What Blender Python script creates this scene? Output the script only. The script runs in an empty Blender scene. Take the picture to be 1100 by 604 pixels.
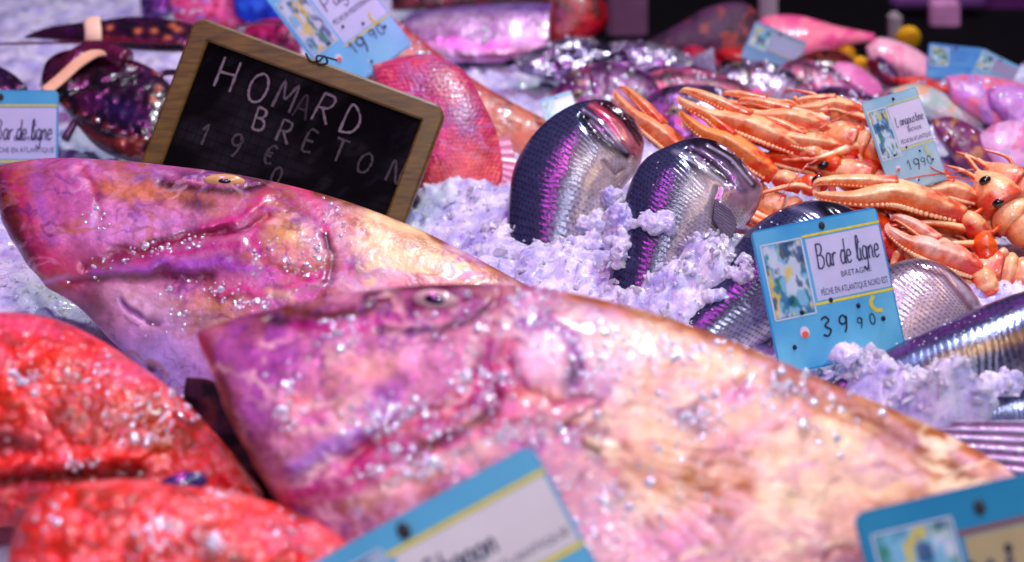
import bpy, bmesh, math, random
import numpy as np
from mathutils import Vector, Matrix

random.seed(7)
rng = np.random.default_rng(11)
scene = bpy.context.scene
COL = scene.collection

# ------------------------------------------------------------------ camera
FPX, CX, CY = 1527.8, 550.0, 302.0          # the photograph is 1100 x 604
PITCH = math.radians(25.0)
CAM = np.array([0.0, 0.0, 0.47])
FWD = np.array([0, math.cos(PITCH), -math.sin(PITCH)])
UPV = np.array([0, math.sin(PITCH), math.cos(PITCH)])
RGT = np.array([1.0, 0, 0])

cam_d = bpy.data.cameras.new('camera')
cam = bpy.data.objects.new('camera', cam_d)
COL.objects.link(cam)
cam.location = CAM
cam.rotation_euler = (math.pi / 2 - PITCH, 0, 0)
cam_d.lens = 50
cam_d.sensor_width = 36
cam_d.clip_start = 0.02
cam_d.clip_end = 60
cam_d.dof.use_dof = True
cam_d.dof.focus_distance = 1.04
cam_d.dof.aperture_fstop = 4.2
scene.camera = cam


def rays(px, py):
    px = np.asarray(px, float); py = np.asarray(py, float)
    return (FWD + ((px - CX) / FPX)[..., None] * RGT - ((py - CY) / FPX)[..., None] * UPV)


class Plane:
    """a flat lie for one thing: leaning back by `tilt` from the bed, meeting the bed where the base pixel shows"""
    def __init__(s, bx, by, tilt, yaw=0, z=0.0):
        r = rays(bx, by)
        s.p0 = CAM + r * ((z - CAM[2]) / r[2])
        t = math.radians(tilt); w = math.radians(yaw)
        n = np.array([0, -math.sin(t), math.cos(t)])
        s.n = np.array([n[0] * math.cos(w) - n[1] * math.sin(w), n[0] * math.sin(w) + n[1] * math.cos(w), n[2]])

    def hit(s, px, py, off=0.0):
        r = rays(px, py)
        k = ((s.p0 - CAM) @ s.n) / (r @ s.n)
        P = CAM + r * k[..., None]
        if np.any(off):
            P = P - r / np.linalg.norm(r, axis=-1)[..., None] * np.asarray(off)[..., None]
        return P


def on_z(px, py, z):
    r = rays(px, py)
    return CAM + r * ((z - CAM[2]) / r[..., 2])[..., None]


# ------------------------------------------------------------------ helpers
def lin(c):
    c = np.asarray(c, float) / 255.0
    return np.where(c <= 0.04045, c / 12.92, ((c + 0.055) / 1.055) ** 2.4)


def _hash(ix, iy, seed):
    h = (ix * 374761393 + iy * 668265263 + seed * 974634721) & 0xFFFFFFFF
    h = ((h ^ (h >> 13)) * 1274126177) & 0xFFFFFFFF
    return ((h ^ (h >> 16)) & 0xFFFF) / 65535.0


def vnoise(x, y, seed=0):
    x = np.asarray(x, float); y = np.asarray(y, float)
    ix = np.floor(x).astype(np.int64); iy = np.floor(y).astype(np.int64)
    fx = x - ix; fy = y - iy
    fx = fx * fx * fx * (fx * (fx * 6 - 15) + 10); fy = fy * fy * fy * (fy * (fy * 6 - 15) + 10)
    a = _hash(ix, iy, seed); b = _hash(ix + 1, iy, seed); c = _hash(ix, iy + 1, seed); d = _hash(ix + 1, iy + 1, seed)
    return (a * (1 - fx) + b * fx) * (1 - fy) + (c * (1 - fx) + d * fx) * fy


def fbm(x, y, seed=0, oct=4, gain=0.5):
    s = 0; a = 1; t = 0
    for o in range(oct):
        s = s + a * vnoise(x * 2 ** o + 17.3 * o, y * 2 ** o - 9.1 * o, seed + o); t += a; a *= gain
    return s / t - 0.5


def cell(x, y, seed=0):
    """worley F1, F2 and the id of the nearest cell"""
    x = np.asarray(x, float); y = np.asarray(y, float)
    ix = np.floor(x).astype(np.int64); iy = np.floor(y).astype(np.int64)
    f1 = np.full(x.shape, 9.0); f2 = np.full(x.shape, 9.0); cid = np.zeros(x.shape)
    for dx in (-1, 0, 1):
        for dy in (-1, 0, 1):
            gx = ix + dx; gy = iy + dy
            px = gx + _hash(gx, gy, seed); py = gy + _hash(gx, gy, seed + 77)
            d = np.hypot(px - x, py - y); c = _hash(gx, gy, seed + 133)
            n = d < f1
            f2 = np.where(n, f1, np.minimum(f2, d)); cid = np.where(n, c, cid); f1 = np.where(n, d, f1)
    return f1, f2, cid


def sst(a, b, x):
    t = np.clip((x - a) / (b - a), 0, 1)
    return t * t * (3 - 2 * t)


def poly_dist(X, Y, pts):
    d = np.full(X.shape, 1e9)
    for (x0, y0), (x1, y1) in zip(pts[:-1], pts[1:]):
        vx, vy = x1 - x0, y1 - y0
        t = np.clip(((X - x0) * vx + (Y - y0) * vy) / (vx * vx + vy * vy + 1e-9), 0, 1)
        d = np.minimum(d, np.hypot(X - x0 - t * vx, Y - y0 - t * vy))
    return d


def catmull(P, n):
    P = np.asarray(P, float)
    m = len(P)
    E = np.vstack([2 * P[0] - P[1], P, 2 * P[-1] - P[-2]])
    t = np.linspace(0, m - 1, n)
    i = np.minimum(t.astype(int), m - 2); f = (t - i)[:, None]
    p0, p1, p2, p3 = E[i], E[i + 1], E[i + 2], E[i + 3]
    return 0.5 * (2 * p1 + (p2 - p0) * f + (2 * p0 - 5 * p1 + 4 * p2 - p3) * f ** 2 + (3 * p1 - p0 - 3 * p2 + p3) * f ** 3)


def mesh_obj(name, V, Fc, mat, parent=None, C=None, smooth=True):
    me = bpy.data.meshes.new(name)
    me.from_pydata([tuple(v) for v in np.asarray(V, float)], [], [tuple(int(i) for i in f) for f in Fc])
    if C is not None:
        a = me.color_attributes.new('Col', 'FLOAT_COLOR', 'POINT')
        rgba = np.ones((len(V), 4), np.float32); rgba[:, :3] = C
        a.data.foreach_set('color', rgba.ravel())
    me.update()
    if smooth:
        me.polygons.foreach_set('use_smooth', [True] * len(me.polygons))
    o = bpy.data.objects.new(name, me)
    COL.objects.link(o)
    if mat is not None:
        me.materials.append(mat)
    if parent is not None:
        o.parent = parent
        o.matrix_parent_inverse = Matrix.Translation(parent.location).inverted()
    return o


def thing(name, label, cat, loc, group=None):
    o = bpy.data.objects.new(name, None)
    o.empty_display_size = 0.02
    COL.objects.link(o)
    o.location = tuple(float(c) for c in loc)
    o['label'] = label; o['category'] = cat
    if group: o['group'] = group
    return o


def tag(o, label, cat, group=None):
    o['label'] = label; o['category'] = cat
    if group: o['group'] = group
    return o


class MB:
    """collects shapes into one mesh with vertex colours"""
    def __init__(s): s.V = []; s.F = []; s.C = []; s.n = 0

    def add(s, V, F, C):
        V = np.asarray(V, float)
        C = np.broadcast_to(np.asarray(C, float), V.shape)
        s.V.append(V); s.C.append(C); s.F += [tuple(i + s.n for i in f) for f in F]; s.n += len(V)

    def build(s, name, mat, parent=None, smooth=True):
        return mesh_obj(name, np.vstack(s.V), s.F, mat, parent, np.vstack(s.C), smooth)


def tube_geo(path, rad, seg=12, flat=1.0, up=None, power=2.0):
    """tapered tube along a 3-D path; flat squashes it along the `up` direction"""
    P = np.asarray(path, float); R = np.asarray(rad, float); n = len(P)
    T = np.gradient(P, axis=0); T /= np.linalg.norm(T, axis=1)[:, None] + 1e-12
    up = np.array([0, -0.6, 0.8]) if up is None else np.asarray(up, float)
    V = []; A = np.linspace(0, 2 * math.pi, seg, endpoint=False)
    ca = np.sign(np.cos(A)) * np.abs(np.cos(A)) ** (2 / power); sa = np.sign(np.sin(A)) * np.abs(np.sin(A)) ** (2 / power)
    for i in range(n):
        s = np.cross(T[i], up); s /= np.linalg.norm(s) + 1e-9
        u = np.cross(s, T[i])
        V.append(P[i] + R[i] * (ca[:, None] * s + flat * sa[:, None] * u))
    V = np.vstack(V + [P[:1], P[-1:]])
    F = []
    for i in range(n - 1):
        for j in range(seg):
            k = (j + 1) % seg
            F.append((i * seg + j, i * seg + k, (i + 1) * seg + k, (i + 1) * seg + j))
    a, b = n * seg, n * seg + 1
    for j in range(seg):
        k = (j + 1) % seg
        F.append((a, k, j)); F.append((b, (n - 1) * seg + j, (n - 1) * seg + k))
    side = np.concatenate([np.tile(np.sin(A), n), [0, 0]])
    run = np.concatenate([np.repeat(np.linspace(0, 1, n), seg), [0, 1]])
    return V, F, side, run


def ell_geo(c, ax, nu=16, nv=10):
    """ellipsoid with axes given as rows of ax"""
    V = []; F = []
    for i in range(nv + 1):
        th = math.pi * i / nv
        for j in range(nu):
            ph = 2 * math.pi * j / nu
            V.append((math.sin(th) * math.cos(ph), math.sin(th) * math.sin(ph), math.cos(th)))
    for i in range(nv):
        for j in range(nu):
            k = (j + 1) % nu
            F.append((i * nu + j, (i + 1) * nu + j, (i + 1) * nu + k, i * nu + k))
    return np.asarray(c) + np.asarray(V) @ np.asarray(ax), F


# ------------------------------------------------------------------ materials
def mat_base(name):
    m = bpy.data.materials.new(name); m.use_nodes = True
    return m, m.node_tree, m.node_tree.nodes['Principled BSDF']


def vmat(name, rough=0.35, metal=0.0, coat=0.0, bscale=300, bstr=0.15, bdist=0.002, sss=0.0, cvar=0.25, cscale=90, spec=0.5,
         rvar=0.0, tint=None):
    """material that takes its pigment from the mesh and adds fine procedural variation"""
    m, nt, b = mat_base(name); L = nt.links.new
    at = nt.nodes.new('ShaderNodeAttribute'); at.attribute_name = 'Col'
    tc = nt.nodes.new('ShaderNodeTexCoord')
    n1 = nt.nodes.new('ShaderNodeTexNoise'); n1.inputs['Scale'].default_value = cscale; n1.inputs['Detail'].default_value = 6
    n1.inputs['Roughness'].default_value = 0.65
    L(tc.outputs['Object'], n1.inputs['Vector'])
    mr = nt.nodes.new('ShaderNodeMapRange'); mr.inputs[1].default_value = 0.25; mr.inputs[2].default_value = 0.75
    mr.inputs[3].default_value = 1 - cvar; mr.inputs[4].default_value = 1 + cvar
    L(n1.outputs['Fac'], mr.inputs[0])
    mx = nt.nodes.new('ShaderNodeVectorMath'); mx.operation = 'SCALE'
    L(at.outputs['Color'], mx.inputs[0]); L(mr.outputs[0], mx.inputs['Scale'])
    L(mx.outputs[0], b.inputs['Base Color'])
    n2 = nt.nodes.new('ShaderNodeTexNoise'); n2.inputs['Scale'].default_value = bscale; n2.inputs['Detail'].default_value = 4
    L(tc.outputs['Object'], n2.inputs['Vector'])
    bp = nt.nodes.new('ShaderNodeBump'); bp.inputs['Strength'].default_value = bstr; bp.inputs['Distance'].default_value = bdist
    L(n2.outputs['Fac'], bp.inputs['Height']); L(bp.outputs[0], b.inputs['Normal'])
    b.inputs['Roughness'].default_value = rough; b.inputs['Metallic'].default_value = metal
    if rvar:
        m3 = nt.nodes.new('ShaderNodeMapRange'); m3.inputs[1].default_value = 0.3; m3.inputs[2].default_value = 0.7
        m3.inputs[3].default_value = max(0.03, rough - rvar); m3.inputs[4].default_value = min(1, rough + rvar)
        L(n1.outputs['Fac'], m3.inputs[0]); L(m3.outputs[0], b.inputs['Roughness'])
    b.inputs['Coat Weight'].default_value = coat; b.inputs['Coat Roughness'].default_value = 0.12
    b.inputs['Specular IOR Level'].default_value = spec
    if sss:
        b.inputs['Subsurface Weight'].default_value = sss
        b.inputs['Subsurface Radius'].default_value = (0.012, 0.006, 0.005)
        b.inputs['Subsurface Scale'].default_value = 0.5
    return m


M_skin = vmat('wet_fish_skin', 0.36, 0, 0.2, 260, 0.4, 0.002, 0.05, 0.4, 60, 0.5, 0.14)
M_red = vmat('red_fish_skin', 0.36, 0, 0.35, 200, 0.6, 0.003, 0.1, 0.4, 90, 0.5, 0.15)
M_bass = vmat('bass_scales', 0.17, 0.42, 0.0, 500, 0.15, 0.001, 0, 0.35, 160, 0.6, 0.03)
M_fin = vmat('fish_fin', 0.4, 0, 0.2, 300, 0.3, 0.001, 0, 0.3, 120)
M_shell = vmat('langoustine_shell', 0.32, 0, 0.3, 420, 0.45, 0.0012, 0.06, 0.3, 190, 0.5, 0.1)
M_lob = vmat('lobster_shell', 0.24, 0, 0.6, 220, 0.3, 0.0015, 0, 0.5, 120, 0.6, 0.08)
M_soft = vmat('soft_flesh', 0.4, 0, 0.3, 150, 0.3, 0.002, 0.15, 0.2, 60)
M_sil = vmat('silver_skin', 0.3, 0.45, 0.4, 200, 0.3, 0.002, 0, 0.35, 70, 0.6, 0.1)
M_foil = vmat('bright_silver_skin', 0.22, 0.8, 0.3, 200, 0.4, 0.002, 0, 0.3, 70, 0.6, 0.06)
M_card = vmat('printed_plastic', 0.32, 0, 0.15, 80, 0.05, 0.0005, 0, 0.06, 40)
M_ink = vmat('printed_ink', 0.5, 0, 0, 200, 0.05, 0.0002, 0, 0.15, 300)
M_chalk = vmat('white_chalk', 0.95, 0, 0, 900, 0.5, 0.0004, 0, 0.55, 700, 0.1)
M_cloth = vmat('dull_plastic', 0.6, 0, 0, 60, 0.2, 0.002, 0, 0.25, 20, 0.3)
M_eye = vmat('glossy_eye', 0.08, 0, 1.0, 100, 0.02, 0.0005, 0, 0.1, 100)


def simple(name, col, rough=0.4, metal=0, spec=0.5, coat=0):
    m, nt, b = mat_base(name)
    b.inputs['Base Color'].default_value = (*col, 1); b.inputs['Roughness'].default_value = rough
    b.inputs['Metallic'].default_value = metal; b.inputs['Specular IOR Level'].default_value = spec
    b.inputs['Coat Weight'].default_value = coat
    return m


def ice_mat(name, bsc, strength, trans, c0, c1):
    m, nt, b = mat_base(name); L = nt.links.new
    tc = nt.nodes.new('ShaderNodeTexCoord')
    n = nt.nodes.new('ShaderNodeTexNoise'); n.inputs['Scale'].default_value = bsc; n.inputs['Detail'].default_value = 5
    n.inputs['Distortion'].default_value = 0.6
    L(tc.outputs['Object'], n.inputs['Vector'])
    bp = nt.nodes.new('ShaderNodeBump'); bp.inputs['Strength'].default_value = strength; bp.inputs['Distance'].default_value = 0.004
    L(n.outputs['Fac'], bp.inputs['Height']); L(bp.outputs[0], b.inputs['Normal'])
    cr = nt.nodes.new('ShaderNodeValToRGB')
    cr.color_ramp.elements[0].position = 0.33; cr.color_ramp.elements[0].color = (*c0, 1)
    cr.color_ramp.elements[1].position = 0.6; cr.color_ramp.elements[1].color = (*c1, 1)
    n4 = nt.nodes.new('ShaderNodeTexNoise'); n4.inputs['Scale'].default_value = 34; n4.inputs['Detail'].default_value = 8
    n4.inputs['Roughness'].default_value = 0.7
    L(tc.outputs['Object'], n4.inputs['Vector']); L(n4.outputs['Fac'], cr.inputs[0])
    L(cr.outputs[0], b.inputs['Base Color'])
    b.inputs['Roughness'].default_value = 0.15
    b.inputs['Coat Weight'].default_value = 0.5; b.inputs['Coat Roughness'].default_value = 0.05
    b.inputs['IOR'].default_value = 1.31
    b.inputs['Subsurface Weight'].default_value = 0.85
    b.inputs['Subsurface Radius'].default_value = (0.013, 0.014, 0.020)
    b.inputs['Subsurface Scale'].default_value = 0.6
    b.inputs['Transmission Weight'].default_value = trans
    return m


M_ice = ice_mat('packed_ice', 150, 0.55, 0.0, (0.33, 0.31, 0.66), (0.82, 0.82, 0.95))  # the blue-violet low tone paints shadow into the ice colour
M_chunk = ice_mat('crushed_ice', 220, 0.3, 0.0, (0.60, 0.60, 0.86), (0.88, 0.89, 0.98))
M_glass = simple('clear_ice', (0.93, 0.94, 1.0), 0.06, 0, 0.5)
M_glass.node_tree.nodes['Principled BSDF'].inputs['Transmission Weight'].default_value = 0.4
M_glass.node_tree.nodes['Principled BSDF'].inputs['IOR'].default_value = 1.31
M_drop = simple('wet_glint', (0.84, 0.90, 1.0), 0.12, 0.4, 1.0, 1.0)


DEEP = {M_skin: 1.45, M_red: 1.3, M_soft: 1.45, M_sil: 1.5, M_lob: 1.3, M_foil: 1.4}
HSC = {M_skin: 0.95, M_red: 1.0}
GAIN = {M_skin: 1.0}

# ------------------------------------------------------------------ painted relief (one side of a lying fish, and its underside)
class Paint:
    def __init__(s, X, Y, U, Vv, base, seed, warp=6.0):
        s.X0, s.Y0, s.U, s.V = X, Y, U, Vv
        s.X = X + warp * 2 * (fbm(X / 26, Y / 26, seed, 3)); s.Y = Y + warp * 2 * (fbm(X / 26, Y / 26, seed + 50, 3))
        s.C = np.tile(lin(base), (len(X), 1)); s.H = np.zeros(len(X)); s.seed = seed

    def mix(s, a, c):
        a = np.clip(a, 0, 1)[:, None]; s.C = s.C * (1 - a) + lin(c) * a

    def stroke(s, pts, w, c, a=1.0, h=0.0, hw=None, brk=0.0):
        d = poly_dist(s.X, s.Y, pts)
        k = np.exp(-(d / w) ** 2)
        if brk: k = k * np.clip(1 + brk * 3 * fbm(s.X0 / 14, s.Y0 / 14, s.seed + int(w * 7), 3), 0, 1)
        if c is not None: s.mix(a * k, c)
        if h: s.H += h * np.exp(-(d / (hw or w)) ** 2)

    def blob(s, c0, r, c, a=1.0, ang=0.0, h=0.0, brk=0.0):
        ca, sa = math.cos(math.radians(ang)), math.sin(math.radians(ang))
        dx, dy = s.X - c0[0], s.Y - c0[1]
        q = ((dx * ca + dy * sa) / r[0]) ** 2 + ((-dx * sa + dy * ca) / r[1]) ** 2
        k = np.exp(-q)
        if brk: k = k * np.clip(1 + brk * 3 * fbm(s.X0 / 18, s.Y0 / 18, s.seed + int(r[0] * 3), 3), 0, 1)
        if c is not None: s.mix(a * k, c)
        if h: s.H += h * np.exp(-q)

    def mottle(s, c, scale, thr, a=1.0, soft=0.12, sx=1.0, oct=4, seed=0):
        n = fbm(s.X / scale / sx, s.Y / scale, s.seed + 300 + seed, oct)
        s.mix(a * sst(thr, thr + soft, n), c)

    def veins(s, c, scale, width, a=1.0, seed=0, sx=1.0, mask=None):
        wx = s.X0 + scale * .8 * fbm(s.X0 / scale, s.Y0 / scale, s.seed + 700 + seed, 3); wy = s.Y0 + scale * .8 * fbm(s.X0 / scale, s.Y0 / scale, s.seed + 730 + seed, 3)
        n = np.abs(fbm(wx / scale / sx, wy / scale, s.seed + 760 + seed, 4))
        k = a * (1 - sst(width * .3, width, n)) * np.clip(.4 + 2.5 * fbm(s.X0 / 50, s.Y0 / 50, s.seed + 790 + seed, 2), 0, 1)
        s.mix(k if mask is None else k * mask, c)

    def rough(s, amp, scale, oct=4, seed=0):
        s.H += amp * fbm(s.X0 / scale, s.Y0 / scale, s.seed + 500 + seed, oct)


def relief(name, st, plane, T, w, base, paint, mat, parent, nu=160, nv=90, seed=1, u0=0.06, u1=0.06, back=0.55, warp=6.0, prof=2.0, lean=None, bow=0.0):
    S = np.array([[a[0], a[1], b[0], b[1]] for a, b in st], float)
    W = catmull(np.array(w, float)[:, None], nu)[:, 0] if len(w) == len(st) else np.interp(np.linspace(0, 1, nu), np.linspace(0, 1, len(w)), w)
    Q = catmull(S, nu)
    th = np.linspace(0, math.pi, nv); vv = (1 - np.cos(th)) / 2 * 0.55 + np.linspace(0, 1, nv) * 0.45
    U, Vv = np.meshgrid(np.linspace(0, 1, nu), vv, indexing='ij')
    X = Q[:, 0:1] * (1 - Vv) + Q[:, 2:3] * Vv; Y = Q[:, 1:2] * (1 - Vv) + Q[:, 3:4] * Vv
    if bow:                                             # lips and snout are never a straight cut
        X = X - np.exp(-U / 0.06) * (bow * np.sin(math.pi * Vv) + 9 * fbm(Vv * 4.0, Vv * 0 + seed, seed, 3))
    ends = np.ones_like(U)
    if u0 > 0: ends *= np.where(U < u0, np.sqrt(np.clip(1 - (1 - U / u0) ** 2, 0, 1)), 1)
    if u1 > 0: ends *= np.where(U > 1 - u1, np.sqrt(np.clip(1 - (1 - (1 - U) / u1) ** 2, 0, 1)), 1)
    hh = T * W[:, None] * (1 - np.abs(2 * Vv - 1) ** prof) ** (1 / prof) * ends
    x, y, u, v = X.ravel(), Y.ravel(), U.ravel(), Vv.ravel()
    p = Paint(x, y, u, v, base, seed, warp)
    paint(p)
    if mat in DEEP: p.C = np.clip(p.C, 0, 1) ** DEEP[mat] * GAIN.get(mat, 1.0)
    p.H *= HSC.get(mat, 1.0)
    rim = np.clip(hh.ravel() / (0.35 * T + 1e-9), 0, 1)
    P0 = plane.hit(x, y)
    c = P0.mean(axis=0); d = CAM - c; d /= np.linalg.norm(d)
    if lean is not None: d = d * (1 - lean) + plane.n * lean; d /= np.linalg.norm(d)
    front = P0 + (hh.ravel() + p.H * rim)[:, None] * d
    bk = P0 - (hh.ravel() * back)[:, None] * d
    n = nu * nv
    idx = np.arange(n).reshape(nu, nv)
    bidx = idx + n
    bidx[0, :] = idx[0, :]; bidx[-1, :] = idx[-1, :]; bidx[:, 0] = idx[:, 0]; bidx[:, -1] = idx[:, -1]
    q = np.stack([idx[:-1, :-1], idx[1:, :-1], idx[1:, 1:], idx[:-1, 1:]], -1).reshape(-1, 4)
    q2 = np.stack([bidx[:-1, :-1], bidx[:-1, 1:], bidx[1:, 1:], bidx[1:, :-1]], -1).reshape(-1, 4)
    # make sure the front faces the camera
    a, b_, c_ = front[q[len(q) // 2][0]], front[q[len(q) // 2][1]], front[q[len(q) // 2][2]]
    if np.dot(np.cross(b_ - a, c_ - a), d) < 0:
        q = q[:, ::-1]; q2 = q2[:, ::-1]
    Vt = np.vstack([front, bk]); C = np.vstack([p.C, p.C])
    used = np.zeros(2 * n, bool); used[q.ravel()] = True; used[q2.ravel()] = True
    mp = np.cumsum(used) - 1
    o = mesh_obj(name, Vt[used], mp[np.vstack([q, q2])], mat, parent, np.clip(C[used], 0, 1))
    return o, dict(P=front, x=x, y=y, u=u, v=v, d=d, rim=rim)


def surf_at(g, px, py):
    i = np.argmin((g['x'] - px) ** 2 + (g['y'] - py) ** 2)
    return g['P'][i]


ICO = None


def ico():
    global ICO
    if ICO is None:
        bm = bmesh.new(); bmesh.ops.create_icosphere(bm, subdivisions=2, radius=1)
        ICO = (np.array([v.co[:] for v in bm.verts]), [tuple(v.index for v in f.verts) for f in bm.faces]); bm.free()
    return ICO


def droplets(g, spots, parent, r=(0.0006, 0.0014), name='water_droplets'):
    """small wet beads clustered where the skin is wet: spots = (px, py, spread, count)"""
    V0, F0 = ico(); b = MB()
    for (cx, cy, sx, sy, cnt) in spots:
        wgt = np.exp(-((g['x'] - cx) / sx) ** 2 - ((g['y'] - cy) / sy) ** 2) * (g['rim'] > 0.25)
        wgt /= wgt.sum()
        for i in rng.choice(len(wgt), max(3, int(cnt * 1.1)), p=wgt):
            rr = rng.uniform(*r) * (1.9 if rng.random() < 0.10 else 1)
            j = rng.normal(0, 0.0012, 3)
            ax = g['d'] + rng.normal(0, 0.22, 3); ax /= np.linalg.norm(ax)          # lens-shaped beads of water, tipped every way
            b.add(g['P'][i] + j - g['d'] * np.dot(j, g['d']) + (V0 - 0.68 * (V0 @ ax)[:, None] * ax) * rr, F0, (0.9, 0.9, 1))
    o = b.build(name, M_drop, parent)
    o['kind'] = 'stuff'
    return o


def eye_part(g, px, py, rx, ry, parent, iris, pupil, k=1.0, ang=0.0, pr=0.5, lift=0.0):
    """a fish eye seated in its socket: eyeball part with a pupil sub-part; radii in metres"""
    c = surf_at(g, px, py) + g['d'] * lift
    d = g['d']; s = np.cross([0, 0, 1], d); s /= np.linalg.norm(s); u = np.cross(d, s)
    a = math.radians(ang); s, u = s * math.cos(a) + u * math.sin(a), -s * math.sin(a) + u * math.cos(a)
    V, F = ell_geo(c, [s * rx, u * ry, d * min(rx, ry) * 0.55 * k], 24, 14)
    b = MB(); b.add(V, F, lin(iris)); e = b.build('eye', M_eye, parent)
    e2 = MB(); V, F = ell_geo(c + d * min(rx, ry) * 0.28 * k, [s * rx * pr, u * ry * pr, d * min(rx, ry) * 0.33 * k], 20, 12)
    e2.add(V, F, lin(pupil)); e2.build('pupil', M_eye, e)
    return e


def fin_sheet(base, tip, plane, off, parent, c0, c1, rays_n=9, name='fin', amp=0.0012, nu=60, nv=30, ragged=0.06, mat=None):
    """a fin of stiff rays: base and tip are pixel polylines matched end to end, off = distance from the plane at base and tip"""
    B = catmull(base, nu); Tp = catmull(tip, nu)
    u, v = np.meshgrid(np.linspace(0, 1, nu), np.linspace(0, 1, nv), indexing='ij')
    rag = 1 - ragged * np.abs(np.sin(u * rays_n * math.pi)) ** 2
    vv = v * rag
    X = B[:, 0:1] * (1 - vv) + Tp[:, 0:1] * vv; Y = B[:, 1:2] * (1 - vv) + Tp[:, 1:2] * vv
    ridge = np.abs(np.cos(u * rays_n * math.pi)) ** 3
    H = off[0] * (1 - v) + off[1] * v + amp * ridge
    P = plane.hit(X.ravel(), Y.ravel(), H.ravel())
    k = ridge.ravel()[:, None]
    C = lin(c0) * k + lin(c1) * (1 - k)
    idx = np.arange(nu * nv).reshape(nu, nv)
    q = np.stack([idx[:-1, :-1], idx[1:, :-1], idx[1:, 1:], idx[:-1, 1:]], -1).reshape(-1, 4)
    o = mesh_obj(name, P, q, mat or M_fin, parent, C)
    md = o.modifiers.new('thick', 'SOLIDIFY'); md.thickness = 0.0008
    return o


# ================================================================== THE ICE
def ice_bed():
    xs = np.concatenate([np.arange(-0.95, -0.36, 0.006), np.arange(-0.36, 0.56, 0.0024), np.arange(0.56, 0.95, 0.006)])
    ys = np.concatenate([np.arange(0.28, 0.70, 0.006), np.arange(0.70, 1.42, 0.0024), np.arange(1.42, 2.02, 0.006)])
    X, Y = np.meshgrid(xs, ys, indexing='ij')
    x, y = X.ravel(), Y.ravel()
    Z = 0.028 * fbm(x * 6, y * 6, 3, 3) + 0.014 * fbm(x * 34, y * 34, 9, 4)
    wx = x + 0.008 * fbm(x * 60, y * 60, 71, 2); wy = y + 0.008 * fbm(x * 60, y * 60, 72, 2)
    for fr, am, sd in ((60, .0065, 5), (130, .0040, 6), (260, .0018, 8)):
        f1, f2, cid = cell(wx * fr, wy * fr, sd)
        Z += am * (cid - 0.5) * sst(0.0, 0.22, f2 - f1) + am * 0.5 * (0.5 - f1)
    for (px, py, z, s) in MOUNDS:
        c = on_z(px, py, z)
        g = np.exp(-((x - c[0]) ** 2 + (y - c[1]) ** 2) / (2 * s * s))
        Z = Z * (1 - 0.3 * np.clip(g, 0, 1)) + z * g * (1 + 0.5 * fbm(x * 70, y * 70, 21, 4))
    n, m = X.shape
    idx = np.arange(n * m).reshape(n, m)
    q = np.stack([idx[:-1, :-1], idx[1:, :-1], idx[1:, 1:], idx[:-1, 1:]], -1).reshape(-1, 4)
    yc = y[q].mean(1); xc = x[q].mean(1)                 # the stall ends nearer on the right
    q = q[yc < np.where(xc > 0.10, 1.60 + 0.02 * np.sin(xc * 23), 2.1)]
    o = mesh_obj('ice_bed', np.stack([x, y, Z], 1), q, M_ice)
    o['kind'] = 'structure'
    return (xs, ys, Z.reshape(n, m))


MOUNDS = [(640, 285, 0.030, 0.045), (560, 262, 0.022, 0.04), (768, 272, 0.046, 0.020), (800, 268, 0.042, 0.018), (742, 306, 0.034, 0.02),
          (700, 330, 0.028, 0.03), (780, 312, 0.034, 0.018), (950, 408, 0.030, 0.018), (1000, 418, 0.040, 0.015), (1045, 425, 0.045, 0.012), (1088, 418, 0.042, 0.013),
          (1010, 442, 0.034, 0.012), (925, 395, 0.025, 0.012), (500, 190, 0.02, 0.04), (40, 290, 0.02, 0.05),
          (535, 225, 0.02, 0.04), (265, 490, -0.10, 0.03), (245, 450, -0.08, 0.025), (285, 530, -0.10, 0.03)]  # negative heights are pits, sunk to make the gap dark


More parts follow.
